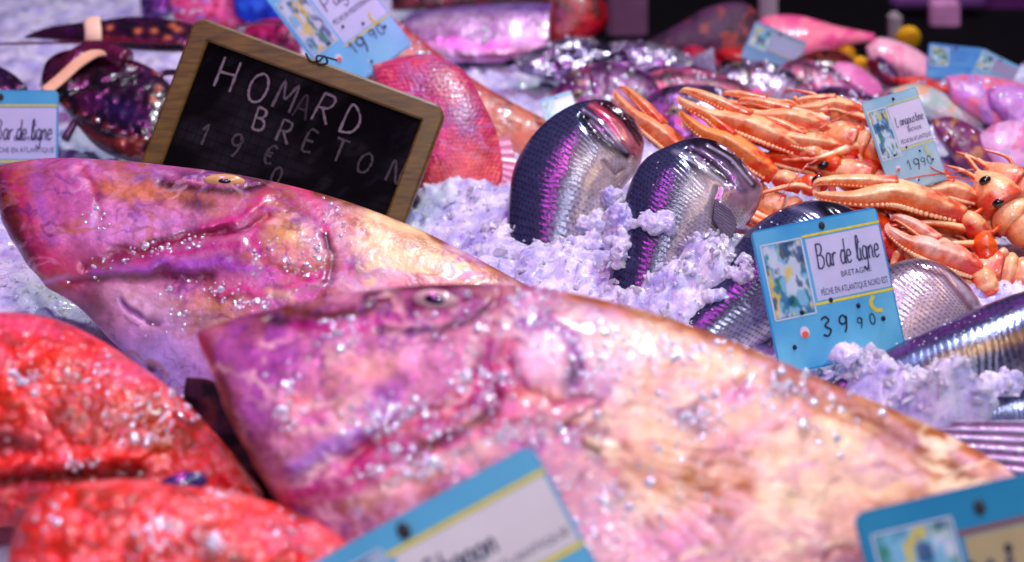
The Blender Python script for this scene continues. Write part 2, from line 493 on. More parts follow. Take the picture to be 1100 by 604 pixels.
def ice_chunks(bed):
    xs, ys, Z = bed
    bmi = bmesh.new(); bmesh.ops.create_icosphere(bmi, subdivisions=1, radius=1)
    V0 = np.array([v.co[:] for v in bmi.verts]); F0 = [tuple(v.index for v in f.verts) for f in bmi.faces]; bmi.free()
    VX = np.array([(1, 1, 1), (-1, 1, 1), (-1, -1, 1), (1, -1, 1), (1, 1, -1), (-1, 1, -1), (-1, -1, -1), (1, -1, -1),
                   (1.3, 0, 0), (0, 1.3, 0), (-1.3, 0, 0), (0, -1.3, 0), (0, 0, 1.2), (0, 0, -1.2)], float) * 0.7
    FX = [(12, 0, 1), (12, 1, 2), (12, 2, 3), (12, 3, 0), (13, 5, 4), (13, 6, 5), (13, 7, 6), (13, 4, 7), (8, 0, 3), (8, 3, 7), (8, 7, 4), (8, 4, 0),
          (9, 1, 0), (9, 0, 4), (9, 4, 5), (9, 5, 1), (10, 2, 1), (10, 1, 5), (10, 5, 6), (10, 6, 2), (11, 3, 2), (11, 2, 6), (11, 6, 7), (11, 7, 3)]
    b = MB()

    def put(c, s):
        q = rng.normal(size=4); q /= np.linalg.norm(q)
        w_, x_, y_, z_ = q
        R = np.array([[1 - 2 * (y_ * y_ + z_ * z_), 2 * (x_ * y_ - z_ * w_), 2 * (x_ * z_ + y_ * w_)],
                      [2 * (x_ * y_ + z_ * w_), 1 - 2 * (x_ * x_ + z_ * z_), 2 * (y_ * z_ - x_ * w_)],
                      [2 * (x_ * z_ - y_ * w_), 2 * (y_ * z_ + x_ * w_), 1 - 2 * (x_ * x_ + y_ * y_)]])
        VV, FF = (V0, F0) if rng.random() < 2 else (VX, FX)
        sh = VV * (s * rng.uniform(0.3, 1.6, 3) * (np.array([1, 1, .4]) if s > 0.0026 else 1)) * (1 + rng.normal(0, 0.15, VV.shape))
        b.add(c + sh @ R.T, FF, (1, 1, 1))

    def zat(x, y):
        i = min(len(xs) - 1, int(np.searchsorted(xs, x))); j = min(len(ys) - 1, int(np.searchsorted(ys, y)))
        return Z[i, j]
    for k in range(4200):                         # loose grains over the bed
        px = rng.uniform(-40, 1140); py = 60 + 420 * rng.random() ** 0.8
        p = on_z(np.array(px), np.array(py), 0.0)
        s = 0.0006 * rng.uniform(0.1, 1) ** -0.85
        z = zat(p[0], p[1])
        put(np.array([p[0], p[1], z + s * 0.2]), s)
    n_loose, f_loose, v_loose = len(b.V), len(b.F), b.n
    for (px, py, z, sg) in MOUNDS[:13]:
        c = on_z(px, py, z)
        for k in range(int(30 + sg * 2200)):
            x = c[0] + rng.normal(0, sg * 1.1); y = c[1] + rng.normal(0, sg * 1.1)
            s = 0.0006 * rng.uniform(0.1, 1) ** -0.85
            put(np.array([x, y, zat(x, y) + s * 0.3]), s)
    V2, F2 = ico(); sl = MB()
    for (px, py, rx, ry, plane, off, n) in CLUMPS:
        for k in range(max(6, int(n / 8))):
            ax = rng.normal(0, 0.42); ay = rng.normal(0, 0.42)
            p = plane.hit(np.array(px + ax * rx), np.array(py + ay * ry), np.array(off - 0.004 - 0.010 * min(1, ax * ax + ay * ay)))
            rr = rng.uniform(0.003, 0.0066); q = V2 * 1.7 + rng.uniform(-50, 50, 3)
            nz = fbm(q[:, 0] + q[:, 2], q[:, 1] - q[:, 2] * .7, k, 3)
            sl.add(p + V2 * rr * (1 + 1.1 * nz)[:, None] * rng.uniform(.6, 1.3, 3), F2, (1, 1, 1))
    for (px, py, rx, ry, plane, off, n) in CLUMPS:    # handfuls of ice thrown over the fish
        for k in range(int(n * 1.2)):
            ax = rng.normal(0, 0.5); ay = rng.normal(0, 0.5)
            o_ = off * (1 - 0.5 * min(1, ax * ax + ay * ay)) + rng.uniform(-0.006, 0.003)
            p = plane.hit(np.array(px + ax * rx), np.array(py + ay * ry), np.array(o_))
            put(p, 0.0007 * rng.uniform(0.12, 1) ** -0.85)
    sl.V += b.V[n_loose:]; sl.C += b.C[n_loose:]
    sl.F = sl.F + [tuple(q - v_loose + sl.n for q in f) for f in b.F[f_loose:]]
    b.V, b.C, b.F = b.V[:n_loose], b.C[:n_loose], b.F[:f_loose]; b.n = v_loose
    os_ = sl.build('packed_slush', M_ice, None)
    md = os_.modifiers.new('melt', 'REMESH'); md.mode = 'VOXEL'; md.voxel_size = 0.0010; md.use_smooth_shade = True
    for nm_, sc_, st_ in (('coarse_slush', 0.0075, 0.0050), ('fine_slush', 0.0026, 0.0026)):
        tx = bpy.data.textures.new(nm_, 'CLOUDS'); tx.noise_scale = sc_; tx.noise_depth = 3
        md = os_.modifiers.new(nm_, 'DISPLACE'); md.texture = tx; md.texture_coords = 'LOCAL'; md.strength = st_; md.mid_level = 0.55
    os_['label'] = 'packed slush thrown over the flanks of the sea bass'; os_['category'] = 'ice'; os_['kind'] = 'stuff'
    solid, b = b, MB()
    spots = [(on_z(m_[0], m_[1], m_[2]), m_[3]) for m_ in MOUNDS[:17]]
    for k in range(420):
        c, sg = spots[rng.integers(len(spots))]
        x = c[0] + rng.normal(0, sg * 1.4); y = c[1] + rng.normal(0, sg * 1.4)
        put(np.array([x, y, zat(x, y) + 0.0012]), rng.uniform(0.0022, 0.0046))
    for k in range(160):
        p = on_z(np.array(rng.uniform(450, 1090)), np.array(rng.uniform(180, 440)), 0.01)
        put(np.array([p[0], p[1], zat(p[0], p[1]) + 0.0012]), rng.uniform(0.002, 0.004))
    oc = b.build('ice_chips', M_glass, None, smooth=False)
    oc['label'] = 'clear wet ice chips lying on the crushed ice around the sea bass'; oc['category'] = 'ice'; oc['kind'] = 'stuff'
    b = solid
    o = b.build('crushed_ice', M_chunk, None, smooth=False)
    o['label'] = 'loose crushed ice scattered between and over the fish'
    o['category'] = 'ice'
    o['kind'] = 'stuff'


# ================================================================== LIGHT
def area(name, loc, target, size, energy, color, size_y=None):
    l = bpy.data.lights.new(name, 'AREA'); l.energy = energy; l.color = color
    l.shape = 'RECTANGLE' if size_y else 'DISK'; l.size = size
    if size_y: l.size_y = size_y
    o = bpy.data.objects.new(name, l); COL.objects.link(o)
    o.location = loc
    o.rotation_euler = (Vector(target) - Vector(loc)).to_track_quat('-Z', 'Y').to_euler()
    return o


w = bpy.data.worlds.new('World'); scene.world = w; w.use_nodes = True
w.node_tree.nodes['Background'].inputs[0].default_value = (0.36, 0.30, 0.70, 1)
w.node_tree.nodes['Background'].inputs[1].default_value = 0.12


def tube_lamp(name, x, z, energy, color, wd=0.05, y0=-0.5, y1=1.6):
    l = bpy.data.lights.new(name, 'AREA'); l.shape = 'RECTANGLE'; l.size = wd; l.size_y = y1 - y0; l.energy = energy; l.color = color
    o = bpy.data.objects.new(name, l); COL.objects.link(o)
    o.location = (x, (y0 + y1) / 2, z)
    return o


tube_lamp('pink_tube_lamp', -0.24, 1.45, 8.5, (1.0, 0.09, 0.78), 0.010, 0.15, 1.1)
tube_lamp('white_tube_lamp', 0.36, 1.5, 6.5, (0.80, 0.90, 1.0), 0.016)
tube_lamp('warm_tube_lamp', 0.95, 1.35, 3.5, (1.0, 0.72, 0.40), 0.06)
area('soft_overhead_fill', (0.0, 0.7, 2.2), (0, 0.95, 0), 1.2, 1.6, (0.78, 0.80, 1.0))  # unseen broad fill from above, added for soft general light
area('front_fill_light', (-0.15, -0.35, 1.5), (0.05, 0.95, 0), 0.7, 2.4, (0.80, 0.82, 1.0))  # unseen fill on the camera side, added to brighten front faces
area('front_glint_light', (0.15, -0.30, 1.25), (0.05, 0.8, 0), 0.06, 8.5, (0.86, 0.92, 1.0))  # unseen compact light, added to raise glints on the wet beads
area('bulb_lamp', (0.55, 1.75, 2.1), (0.1, 0.8, 0), 0.09, 34, (0.86, 0.92, 1.0))

# ================================================================== BIG FISH ON THEIR SIDES
PL_A = Plane(560, 720, 40)
PL_B = Plane(280, 430, 40)
PL_R1 = Plane(100, 640, 38)
PL_R2 = Plane(200, 760, 40)


def big_fish_front():
    t = thing('whole_fish', 'largest pink and cream fish, nearest the camera, its body running to the bottom right ticket', 'fish',
              on_z(560, 720, 0), 'large pale fish lying on their sides')
    st = [((211, 357), (297, 532)), ((250, 343), (330, 585)), ((300, 330), (372, 640)), ((380, 314), (430, 690)), ((460, 306), (510, 722)), ((540, 305), (600, 745)),
          ((600, 312), (680, 750)), ((700, 336), (780, 745)), ((800, 372), (870, 720)), ((900, 415), (950, 680)), ((1000, 458), (1020, 640)), ((1070, 496), (1082, 600)), ((1120, 535), (1128, 585))]
    wd = [0.42, 0.62, 0.72, 0.8, 0.92, 1.0, 1.0, 0.95, 0.82, 0.66, 0.46, 0.28, 0.18]

    def paint(p):
        p.mottle((176, 104, 176), 60, -0.02, 0.7, 0.14)
        p.mottle((228, 170, 180), 46, 0.04, 0.7, 0.12, seed=3)
        p.mottle((196, 80, 150), 30, 0.12, 0.35, 0.12, seed=9)
        right = sst(570, 720, p.X)
        p.mix(right * 0.94, (252, 230, 190))
        p.mix(right * 0.45 * sst(0.02, 0.16, fbm(p.X / 70, p.Y / 34, 901, 4)), (240, 190, 176))
        p.mix(right * 0.4 * sst(0.05, 0.18, fbm(p.X / 60, p.Y / 30, 902, 4)), (210, 160, 200))
        p.mix(right * 0.22 * sst(0.10, 0.20, fbm(p.X / 44, p.Y / 22, 903, 4)), (200, 140, 80))
        # snout
        p.blob((300, 400), (80, 55), (184, 100, 178), 0.6, 25, brk=0.3)
        p.blob((280, 360), (40, 14), (170, 84, 164), 0.6)
        for x0 in (255, 285, 318): p.stroke([(x0, 360), (x0 + 22, 420), (x0 + 30, 470)], 6, (206, 140, 196), 0.45, brk=0.5)
        p.stroke([(222, 372), (250, 432), (296, 528)], 12, (112, 50, 40), 0.95, -0.001)
        p.stroke([(212, 356), (222, 372), (228, 392)], 9, (216, 96, 120), 0.8)
        p.stroke([(216, 352), (260, 342), (300, 336)], 5, (120, 56, 60), 0.7)
        p.blob((335, 435), (20, 16), (214, 142, 96), 0.7)
        p.blob((405, 402), (52, 24), (242, 196, 168), 0.9, -10, brk=0.25)
        p.blob((455, 385), (36, 18), (228, 186, 200), 0.7, brk=0.3)
        p.blob((420, 432), (26, 14), (176, 120, 196), 0.7, -20)
        # brown upper lip strip, dark slot, magenta under it
        p.stroke([(296, 342), (312, 348), (330, 350)], 8, (50, 14, 24), 0.9, -0.004)
        p.stroke([(310, 334), (350, 338), (392, 334), (420, 326)], 8, (116, 60, 18), 0.95, -0.003, 9)
        p.stroke([(400, 322), (430, 314), (460, 308), (505, 312)], 5, (92, 36, 40), 0.8, 0.001)
        p.stroke([(322, 354), (380, 358), (436, 346)], 9, (200, 40, 146), 0.75, brk=0.4)
        p.blob((472, 328), (40, 18), (160, 48, 92), 0.8)
        p.stroke([(415, 362), (470, 360), (512, 350), (528, 336)], 4, (104, 20, 78), 0.85, -0.0025)
        # jaw streaks
        p.stroke([(330, 502), (370, 482), (402, 463), (432, 450)], 8, (196, 178, 222), 0.85, 0.002, 9)
        p.stroke([(385, 494), (440, 458), (500, 436), (535, 402), (556, 372)], 9, (206, 26, 110), 0.9, -0.003, 9, brk=0.3)
        p.stroke([(330, 530), (420, 492), (510, 452), (560, 420)], 7, (196, 36, 136), 0.8, 0.002, 9, brk=0.4)
        p.stroke([(310, 512), (390, 474), (460, 440)], 5, (180, 110, 190), 0.7, brk=0.3)
        p.stroke([(420, 516), (480, 492), (550, 452), (600, 438)], 8, (230, 140, 160), 0.7, 0.002, 9)
        p.stroke([(400, 540), (460, 512), (530, 482)], 12, (244, 208, 190), 0.8)
        p.stroke([(450, 500), (500, 470), (540, 446)], 4, (168, 20, 100), 0.8, -0.003)
        p.stroke([(300, 538), (340, 540), (400, 515)], 10, (206, 60, 140), 0.7)
        p.stroke([(300, 560), (345, 580), (420, 590)], 14, (204, 84, 130), 0.6)
        # gill cover
        p.stroke([(538, 322), (530, 360), (522, 400), (540, 432)], 7, (176, 40, 120), 0.85, -0.003, 8, brk=0.2)
        p.blob((586, 386), (34, 30), (242, 210, 216), 0.98, 15, 0.0015)
        p.blob((578, 376), (14, 10), (255, 236, 240), 0.8, 40)
        p.stroke([(552, 352), (590, 350), (618, 372), (626, 404), (614, 426)], 7, (150, 80, 168), 0.85, -0.002, brk=0.2)
        p.blob((620, 412), (11, 16), (84, 20, 104), 0.95)
        p.stroke([(552, 396), (572, 424), (600, 438), (636, 432)], 7, (190, 70, 120), 0.8, -0.003, brk=0.3)
        p.blob((576, 428), (26, 9), (236, 150, 130), 0.8, 10)
        p.blob((625, 455), (24, 8), (136, 66, 22), 0.9, -4)
        p.stroke([(600, 470), (640, 442), (652, 424)], 4, (140, 30, 90), 0.8, -0.002)
        p.blob((655, 420), (22, 18), (206, 170, 206), 0.75)
        p.stroke([(560, 318), (620, 330), (690, 352)], 12, (222, 190, 200), 0.6, brk=0.4)
        p.stroke([(560, 312), (590, 330), (630, 360)], 5, (196, 110, 150), 0.6, brk=0.4)
        # body
        p.stroke([(620, 320), (740, 352), (870, 404), (990, 458), (1060, 494)], 10, (186, 116, 44), 0.95)
        p.stroke([(800, 388), (900, 428), (990, 475), (1040, 502)], 6, (216, 160, 180), 0.6, brk=0.3)
        p.stroke([(830, 408), (920, 448), (1010, 500), (1060, 530)], 9, (158, 88, 50), 0.85, -0.0015, brk=0.3)
        p.stroke([(860, 436), (930, 470), (1000, 515)], 5, (190, 118, 60), 0.7, brk=0.5)
        p.blob((735, 448), (32, 16), (128, 58, 140), 0.85, 25, brk=0.3)
        p.blob((790, 424), (22, 13), (206, 66, 160), 0.85, brk=0.4)
        p.blob((838, 424), (18, 9), (150, 70, 50), 0.7, 20, brk=0.5)
        p.blob((860, 490), (80, 30), (250, 224, 190), 0.8, 20)
        p.blob((800, 470), (60, 14), (240, 176, 196), 0.7, -25)
        p.blob((720, 585), (90, 36), (236, 168, 206), 0.8, brk=0.2)
        p.blob((850, 570), (60, 40), (244, 206, 196), 0.7)
        for k in range(9):
            a = math.radians(4 + k * 6)
            p.stroke([(632, 474), (632 + 170 * math.cos(a), 474 + 170 * math.sin(a))], 3.0, (196, 130, 96), 0.5, 0.0008, 3, brk=0.5)
        for (bx, by, rr) in [(735, 512, 15), (760, 525, 15), (788, 520, 14), (812, 530, 12), (838, 536, 11), (700, 520, 14), (770, 548, 12), (868, 552, 10), (680, 500, 14)]:
            p.blob((bx, by), (rr, rr * 0.55), (184, 112, 36), 0.8, 10, brk=0.5)
        hd = 1 - sst(560, 640, p.X)
        p.veins((140, 60, 130), 34, .05, .5, 1, 1.6, hd); p.veins((240, 214, 200), 30, .08, .7, 2, 1.6, hd); p.veins((120, 70, 150), 22, .05, .6, 3, 1.4, hd); p.veins((176, 110, 60), 40, .05, .5, 4, 2, hd)
        p.veins((214, 176, 220), 38, .07, .4, 5, 2.6, 1 - hd); p.veins((196, 136, 90), 44, .05, .45, 6, 3.0, 1 - hd); p.veins((232, 140, 170), 34, .05, .3, 7, 2.2, 1 - hd); p.veins((255, 240, 206), 30, .10, .8, 8, 2.6, 1 - hd); p.veins((120, 64, 90), 50, .025, .5, 9, 2.4)
        p.rough(0.003, 60, 3); p.rough(0.0022, 22, 3, 2); p.rough(0.0007, 8, 2, 4)
    o, g = relief('body', st, PL_A, 0.042, wd, (202, 148, 170), paint, M_skin, t, 420, 220, 31, 0.045, 0.05, bow=7)
    eye_part(g, 472, 328, 0.0125, 0.0058, t, (206, 170, 168), (44, 8, 60), 1.3, -4, 0.6, 0.002)
    droplets(g, [(375, 365, 22, 14, 36), (325, 430, 10, 34, 40), (430, 455, 40, 16, 110), (520, 415, 26, 26, 90), (455, 500, 36, 14, 100), (640, 395, 22, 26, 90), (570, 335, 18, 20, 44),
                 (560, 470, 60, 14, 60), (680, 380, 60, 14, 90), (830, 425, 40, 16, 140), (740, 450, 36, 22, 90), (660, 540, 40, 34, 60), (740, 385, 60, 18, 70), (520, 360, 60, 26, 40), (880, 460, 40, 20, 30)], t, (0.0006, 0.0015))
    fin_sheet([(1118, 530), (1124, 556), (1128, 585)], [(1200, 505), (1190, 560), (1200, 620)], PL_A, (0.004, 0.0), t, (190, 130, 100), (220, 170, 150), 11, 'tail_fin')


def big_fish_back():
    t = thing('whole_fish', 'large mauve fish with its snout at the left edge, just below the chalkboard', 'fish',
              on_z(280, 430, 0), 'large pale fish lying on their sides')
    st = [((-14, 180), (46, 308)), ((50, 170), (84, 330)), ((120, 172), (126, 372)), ((190, 179), (190, 425)), ((250, 187), (250, 455)), ((310, 199), (320, 475)), ((380, 219), (400, 490)),
          ((460, 251), (480, 500)), ((550, 298), (560, 500)), ((640, 350), (650, 490)), ((720, 404), (726, 460))]
    wd = [0.45, 0.65, 0.78, 0.88, 0.98, 1.0, 0.95, 0.85, 0.62, 0.4, 0.2]

    def paint(p):
        p.mottle((208, 150, 190), 50, 0.0, 0.8, 0.14)
        p.mottle((224, 170, 170), 40, 0.06, 0.7, 0.14, seed=3)
        p.mottle((190, 120, 160), 34, 0.1, 0.5, 0.1, seed=7)
        p.blob((75, 222), (48, 42), (204, 124, 178), 0.7, brk=0.3)
        p.stroke([(45, 182), (48, 220), (60, 260)], 7, (180, 124, 200), 0.6)
        p.stroke([(0, 190), (18, 238), (36, 284), (44, 306)], 14, (112, 34, 40), 0.95)
        p.stroke([(18, 190), (36, 240), (56, 284)], 9, (206, 60, 120), 0.7, brk=0.3)
        p.stroke([(60, 176), (150, 181), (200, 186)], 9, (196, 120, 176), 0.6)
        p.stroke([(92, 182), (104, 208), (112, 236)], 5, (206, 96, 110), 0.6, -0.002)
        p.stroke([(108, 226), (106, 248)], 4, (214, 206, 232), 0.7)
        p.stroke([(118, 204), (150, 210), (196, 216), (236, 226)], 11, (212, 150, 76), 0.85, brk=0.2)
        p.blob((214, 222), (20, 7), (96, 46, 20), 0.95, 4)
        p.stroke([(176, 200), (225, 208), (262, 209), (284, 200)], 6, (84, 38, 20), 0.9, -0.002)
        p.blob((160, 192), (26, 6), (150, 120, 180), 0.7)
        p.stroke([(200, 190), (245, 184), (290, 198)], 5, (92, 70, 96), 0.7, 0.002)
        p.blob((160, 244), (66, 17), (216, 172, 214), 0.9, -8)
        p.stroke([(100, 288), (150, 272), (200, 260), (244, 248)], 7, (146, 14, 60), 0.95, -0.004, 8, brk=0.2)
        p.stroke([(110, 292), (170, 288), (240, 287), (310, 286)], 9, (168, 98, 190), 0.85, 0.003, 10)
        p.stroke([(78, 304), (130, 300), (190, 298), (230, 300)], 6, (112, 14, 66), 0.9, -0.003, brk=0.2)
        p.stroke([(150, 280), (210, 272), (262, 266)], 4, (196, 70, 146), 0.8)
        p.blob((64, 290), (28, 18), (222, 100, 136), 0.8); p.blob((60, 314), (20, 7), (170, 80, 40), 0.85)
        p.stroke([(50, 306), (76, 298)], 4, (206, 170, 206), 0.7)
        p.blob((106, 334), (24, 26), (112, 26, 44), 0.9, 30, brk=0.35)
        p.blob((162, 328), (46, 24), (244, 218, 226), 0.95, 16)
        p.stroke([(136, 326), (152, 338), (172, 350)], 3.5, (120, 60, 140), 0.9, -0.003)
        p.blob((222, 346), (34, 12), (150, 108, 50), 0.85, 8, brk=0.3); p.blob((236, 326), (30, 12), (216, 176, 110), 0.8)
        p.blob((255, 352), (26, 14), (236, 206, 160), 0.8)
        p.blob((180, 392), (66, 46), (200, 184, 228), 0.98, 30); p.blob((166, 392), (7, 6), (30, 4, 24), 1.0, 40, -0.004)
        p.stroke([(130, 372), (160, 410), (200, 440)], 8, (150, 130, 196), 0.7)
        # cheek and gill cover
        p.blob((308, 255), (25, 21), (244, 212, 156), 0.98, 10, 0.002)
        p.stroke([(222, 246), (258, 234), (280, 222), (292, 210)], 6, (214, 70, 150), 0.85, 0.003, brk=0.3)
        p.stroke([(230, 258), (262, 250), (285, 236)], 4, (168, 30, 110), 0.8, -0.003)
        p.stroke([(282, 232), (274, 258), (288, 288), (330, 300), (352, 294)], 7, (206, 76, 150), 0.8, -0.002, brk=0.3)
        p.stroke([(296, 208), (322, 228), (344, 248), (352, 266)], 6, (180, 90, 130), 0.8, -0.002, brk=0.3)
        p.stroke([(330, 206), (344, 230), (350, 256)], 6, (224, 110, 150), 0.7)
        p.stroke([(348, 256), (356, 276), (352, 306)], 4, (56, 34, 66), 0.9, -0.003)
        p.blob((318, 286), (34, 8), (222, 166, 110), 0.8, 6)
        p.stroke([(240, 318), (300, 312), (350, 300)], 6, (206, 60, 150), 0.8, 0.002)
        p.stroke([(290, 312), (312, 322)], 5, (236, 210, 180), 0.8)
        right = sst(345, 400, p.X)
        p.mix(right * 0.94, (255, 228, 176))
        p.mix(right * 0.7 * sst(0.02, 0.14, fbm(p.X / 60, p.Y / 24, 911, 4)), (236, 170, 170))
        p.mix(right * 0.6 * sst(0.06, 0.16, fbm(p.X / 50, p.Y / 20, 912, 4)), (196, 160, 206))
        p.blob((376, 286), (14, 12), (136, 50, 120), 0.85)
        p.stroke([(310, 196), (330, 204), (345, 210)], 7, (226, 96, 130), 0.7)
        p.stroke([(340, 208), (430, 234), (510, 272), (570, 310)], 5, (150, 92, 50), 0.85)
        p.stroke([(400, 244), (470, 268), (540, 300)], 5, (206, 140, 110), 0.6, brk=0.5)
        p.stroke([(350, 326), (410, 324), (470, 318)], 9, (120, 62, 26), 0.9); p.stroke([(420, 306), (500, 300)], 7, (226, 120, 170), 0.6)  # brown stroke paints the shadow in the hollow above the front fish
        hd = 1 - sst(340, 400, p.X)
        p.veins((150, 60, 110), 30, .05, .6, 1, 1.8, hd); p.veins((236, 206, 224), 26, .06, .4, 2, 1.8, hd); p.veins((130, 80, 160), 20, .05, .6, 3, 1.4, hd); p.veins((190, 130, 70), 34, .06, .6, 4, 2, hd)
        p.veins((206, 170, 214), 30, .08, .6, 5, 2.6, 1 - hd); p.veins((190, 120, 66), 36, .05, .6, 6, 3.0, 1 - hd); p.veins((255, 240, 210), 24, .08, .6, 8, 2.6, 1 - hd)
        p.rough(0.003, 60, 3); p.rough(0.0022, 24, 3, 2); p.rough(0.0007, 9, 2, 4)
    o, g = relief('body', st, PL_B, 0.036, wd, (200, 130, 160), paint, M_skin, t, 380, 200, 77, 0.045, 0.05, bow=8)
    eye_part(g, 243, 197, 0.0145, 0.0054, t, (214, 176, 110), (14, 12, 46), 1.3, -6, 0.45, -0.001)
    droplets(g, [(150, 272, 14, 6, 18), (182, 270, 16, 5, 22), (212, 262, 12, 5, 18), (120, 288, 30, 8, 20), (270, 330, 16, 8, 36), (240, 312, 24, 8, 22), (285, 280, 16, 16, 26), (342, 270, 8, 14, 24),
                 (355, 240, 16, 18, 18), (190, 318, 30, 10, 16), (110, 235, 10, 12, 14), (320, 290, 22, 12, 26), (200, 345, 30, 10, 14)], t)


def red_fish(label, st, wd, plane, seed, spine, marks=()):
    t = thing('red_fish', label, 'fish', plane.hit(np.array(st[3][0][0]), np.array(st[3][1][1])), 'red rockfish in the bottom left corner')

    def paint(p):
        p.mottle((240, 110, 130), 34, -0.02, 0.8, 0.12)
        p.mottle((240, 76, 14), 44, 0.02, 0.9, 0.1, seed=3); p.mottle((196, 20, 20), 30, 0.08, .8, .1, seed=23); p.mottle((150, 84, 36), 40, 0.10, .7, .08, seed=24)
        p.mottle((246, 150, 150), 20, 0.08, 0.7, 0.1, seed=5)
        f1, f2, cid = cell(p.X / 26 + .8 * fbm(p.X / 14, p.Y / 14, seed, 3), p.Y / 17 + .6 * fbm(p.X / 14, p.Y / 14, seed + 7, 3), seed)
        e = 1 - sst(0.05, 0.3, f2 - f1)
        p.mix(0.7 * e, (236, 56, 16)); p.mix(0.5 * (1 - e) * (cid > .55), (250, 150, 150)); p.mix(0.6 * (1 - e) * (cid < .2), (150, 74, 30))
        for (c0, r0, cc, a0) in marks: p.blob(c0, r0, cc, a0, 10, brk=0.4)
        for s_ in spine:
            p.stroke(s_, 9, (240, 62, 40), 0.9, 0.006, 8)
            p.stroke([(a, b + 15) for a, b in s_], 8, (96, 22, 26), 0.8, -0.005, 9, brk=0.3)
        p.rough(0.010, 70, 3); p.rough(0.006, 24, 3, 2); p.rough(0.0022, 9, 2, 4)
        p.H += 0.0016 * sst(0.0, 0.35, f2 - f1)
        s2, s3, _ = cell(p.X0 / 6, p.Y0 / 6, seed + 1); p.H += 0.0005 * (1 - np.clip(s2, 0, 1))
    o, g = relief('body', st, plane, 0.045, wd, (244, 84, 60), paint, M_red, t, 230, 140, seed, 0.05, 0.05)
    return t, g


def red_fishes():
    t, g = red_fish('orange red spiny fish with brown blotches at the left edge, above the scarlet one',
                    [((-90, 352), (-90, 575)), ((-40, 340), (-40, 570)), ((15, 336), (10, 566)), ((70, 347), (60, 562)), ((130, 379), (120, 560)), ((195, 428), (180, 556)), ((250, 488), (232, 552)), ((284, 530), (276, 549))],
                    [0.6, 0.8, 1, 1, 0.9, 0.7, 0.5, 0.3], PL_R1, 5, [[(10, 500), (80, 492), (150, 494)]],
                    [((30, 352), (70, 14), (240, 110, 144), .8), ((140, 402), (60, 14), (240, 110, 150), .75), ((60, 405), (18, 22), (240, 76, 14), .8), ((125, 452), (55, 32), (140, 84, 40), .55), ((15, 472), (34, 16), (96, 26, 12), .8), ((20, 436), (24, 24), (236, 84, 30), .7), ((190, 480), (40, 22), (176, 96, 40), .5)])
    droplets(g, [(30, 415, 14, 10, 34), (115, 405, 12, 12, 16), (160, 442, 40, 14, 70), (70, 405, 40, 20, 24), (155, 470, 20, 8, 26), (90, 495, 40, 4, 16)], t, (0.0006, 0.0014))
    t, g = red_fish('scarlet spiny fish with a dark blue eye in the bottom left corner',
                    [((5, 620), (10, 720)), ((20, 562), (40, 740)), ((60, 526), (80, 750)), ((130, 515), (140, 755)), ((200, 519), (205, 755)), ((280, 536), (280, 750)), ((345, 562), (340, 740)), ((390, 600), (385, 720)), ((425, 650), (420, 690))],
                    [0.4, 0.75, 0.95, 1, 1, 0.9, 0.75, 0.5, 0.3], PL_R2, 15, [], [((180, 535), (60, 10), (244, 120, 120), .6), ((60, 580), (30, 40), (236, 60, 24), .6), ((20, 560), (16, 40), (120, 60, 30), .7), ((300, 575), (50, 22), (240, 110, 140), .7)])
    eye_part(g, 195, 523, 0.0125, 0.006, t, (40, 26, 96), (24, 14, 90), 1.0, 4, 0.6)
    droplets(g, [(170, 575, 24, 12, 50), (230, 588, 14, 8, 40), (60, 560, 16, 16, 20), (240, 540, 20, 8, 14), (300, 570, 30, 12, 20)], t, (0.0006, 0.0014))


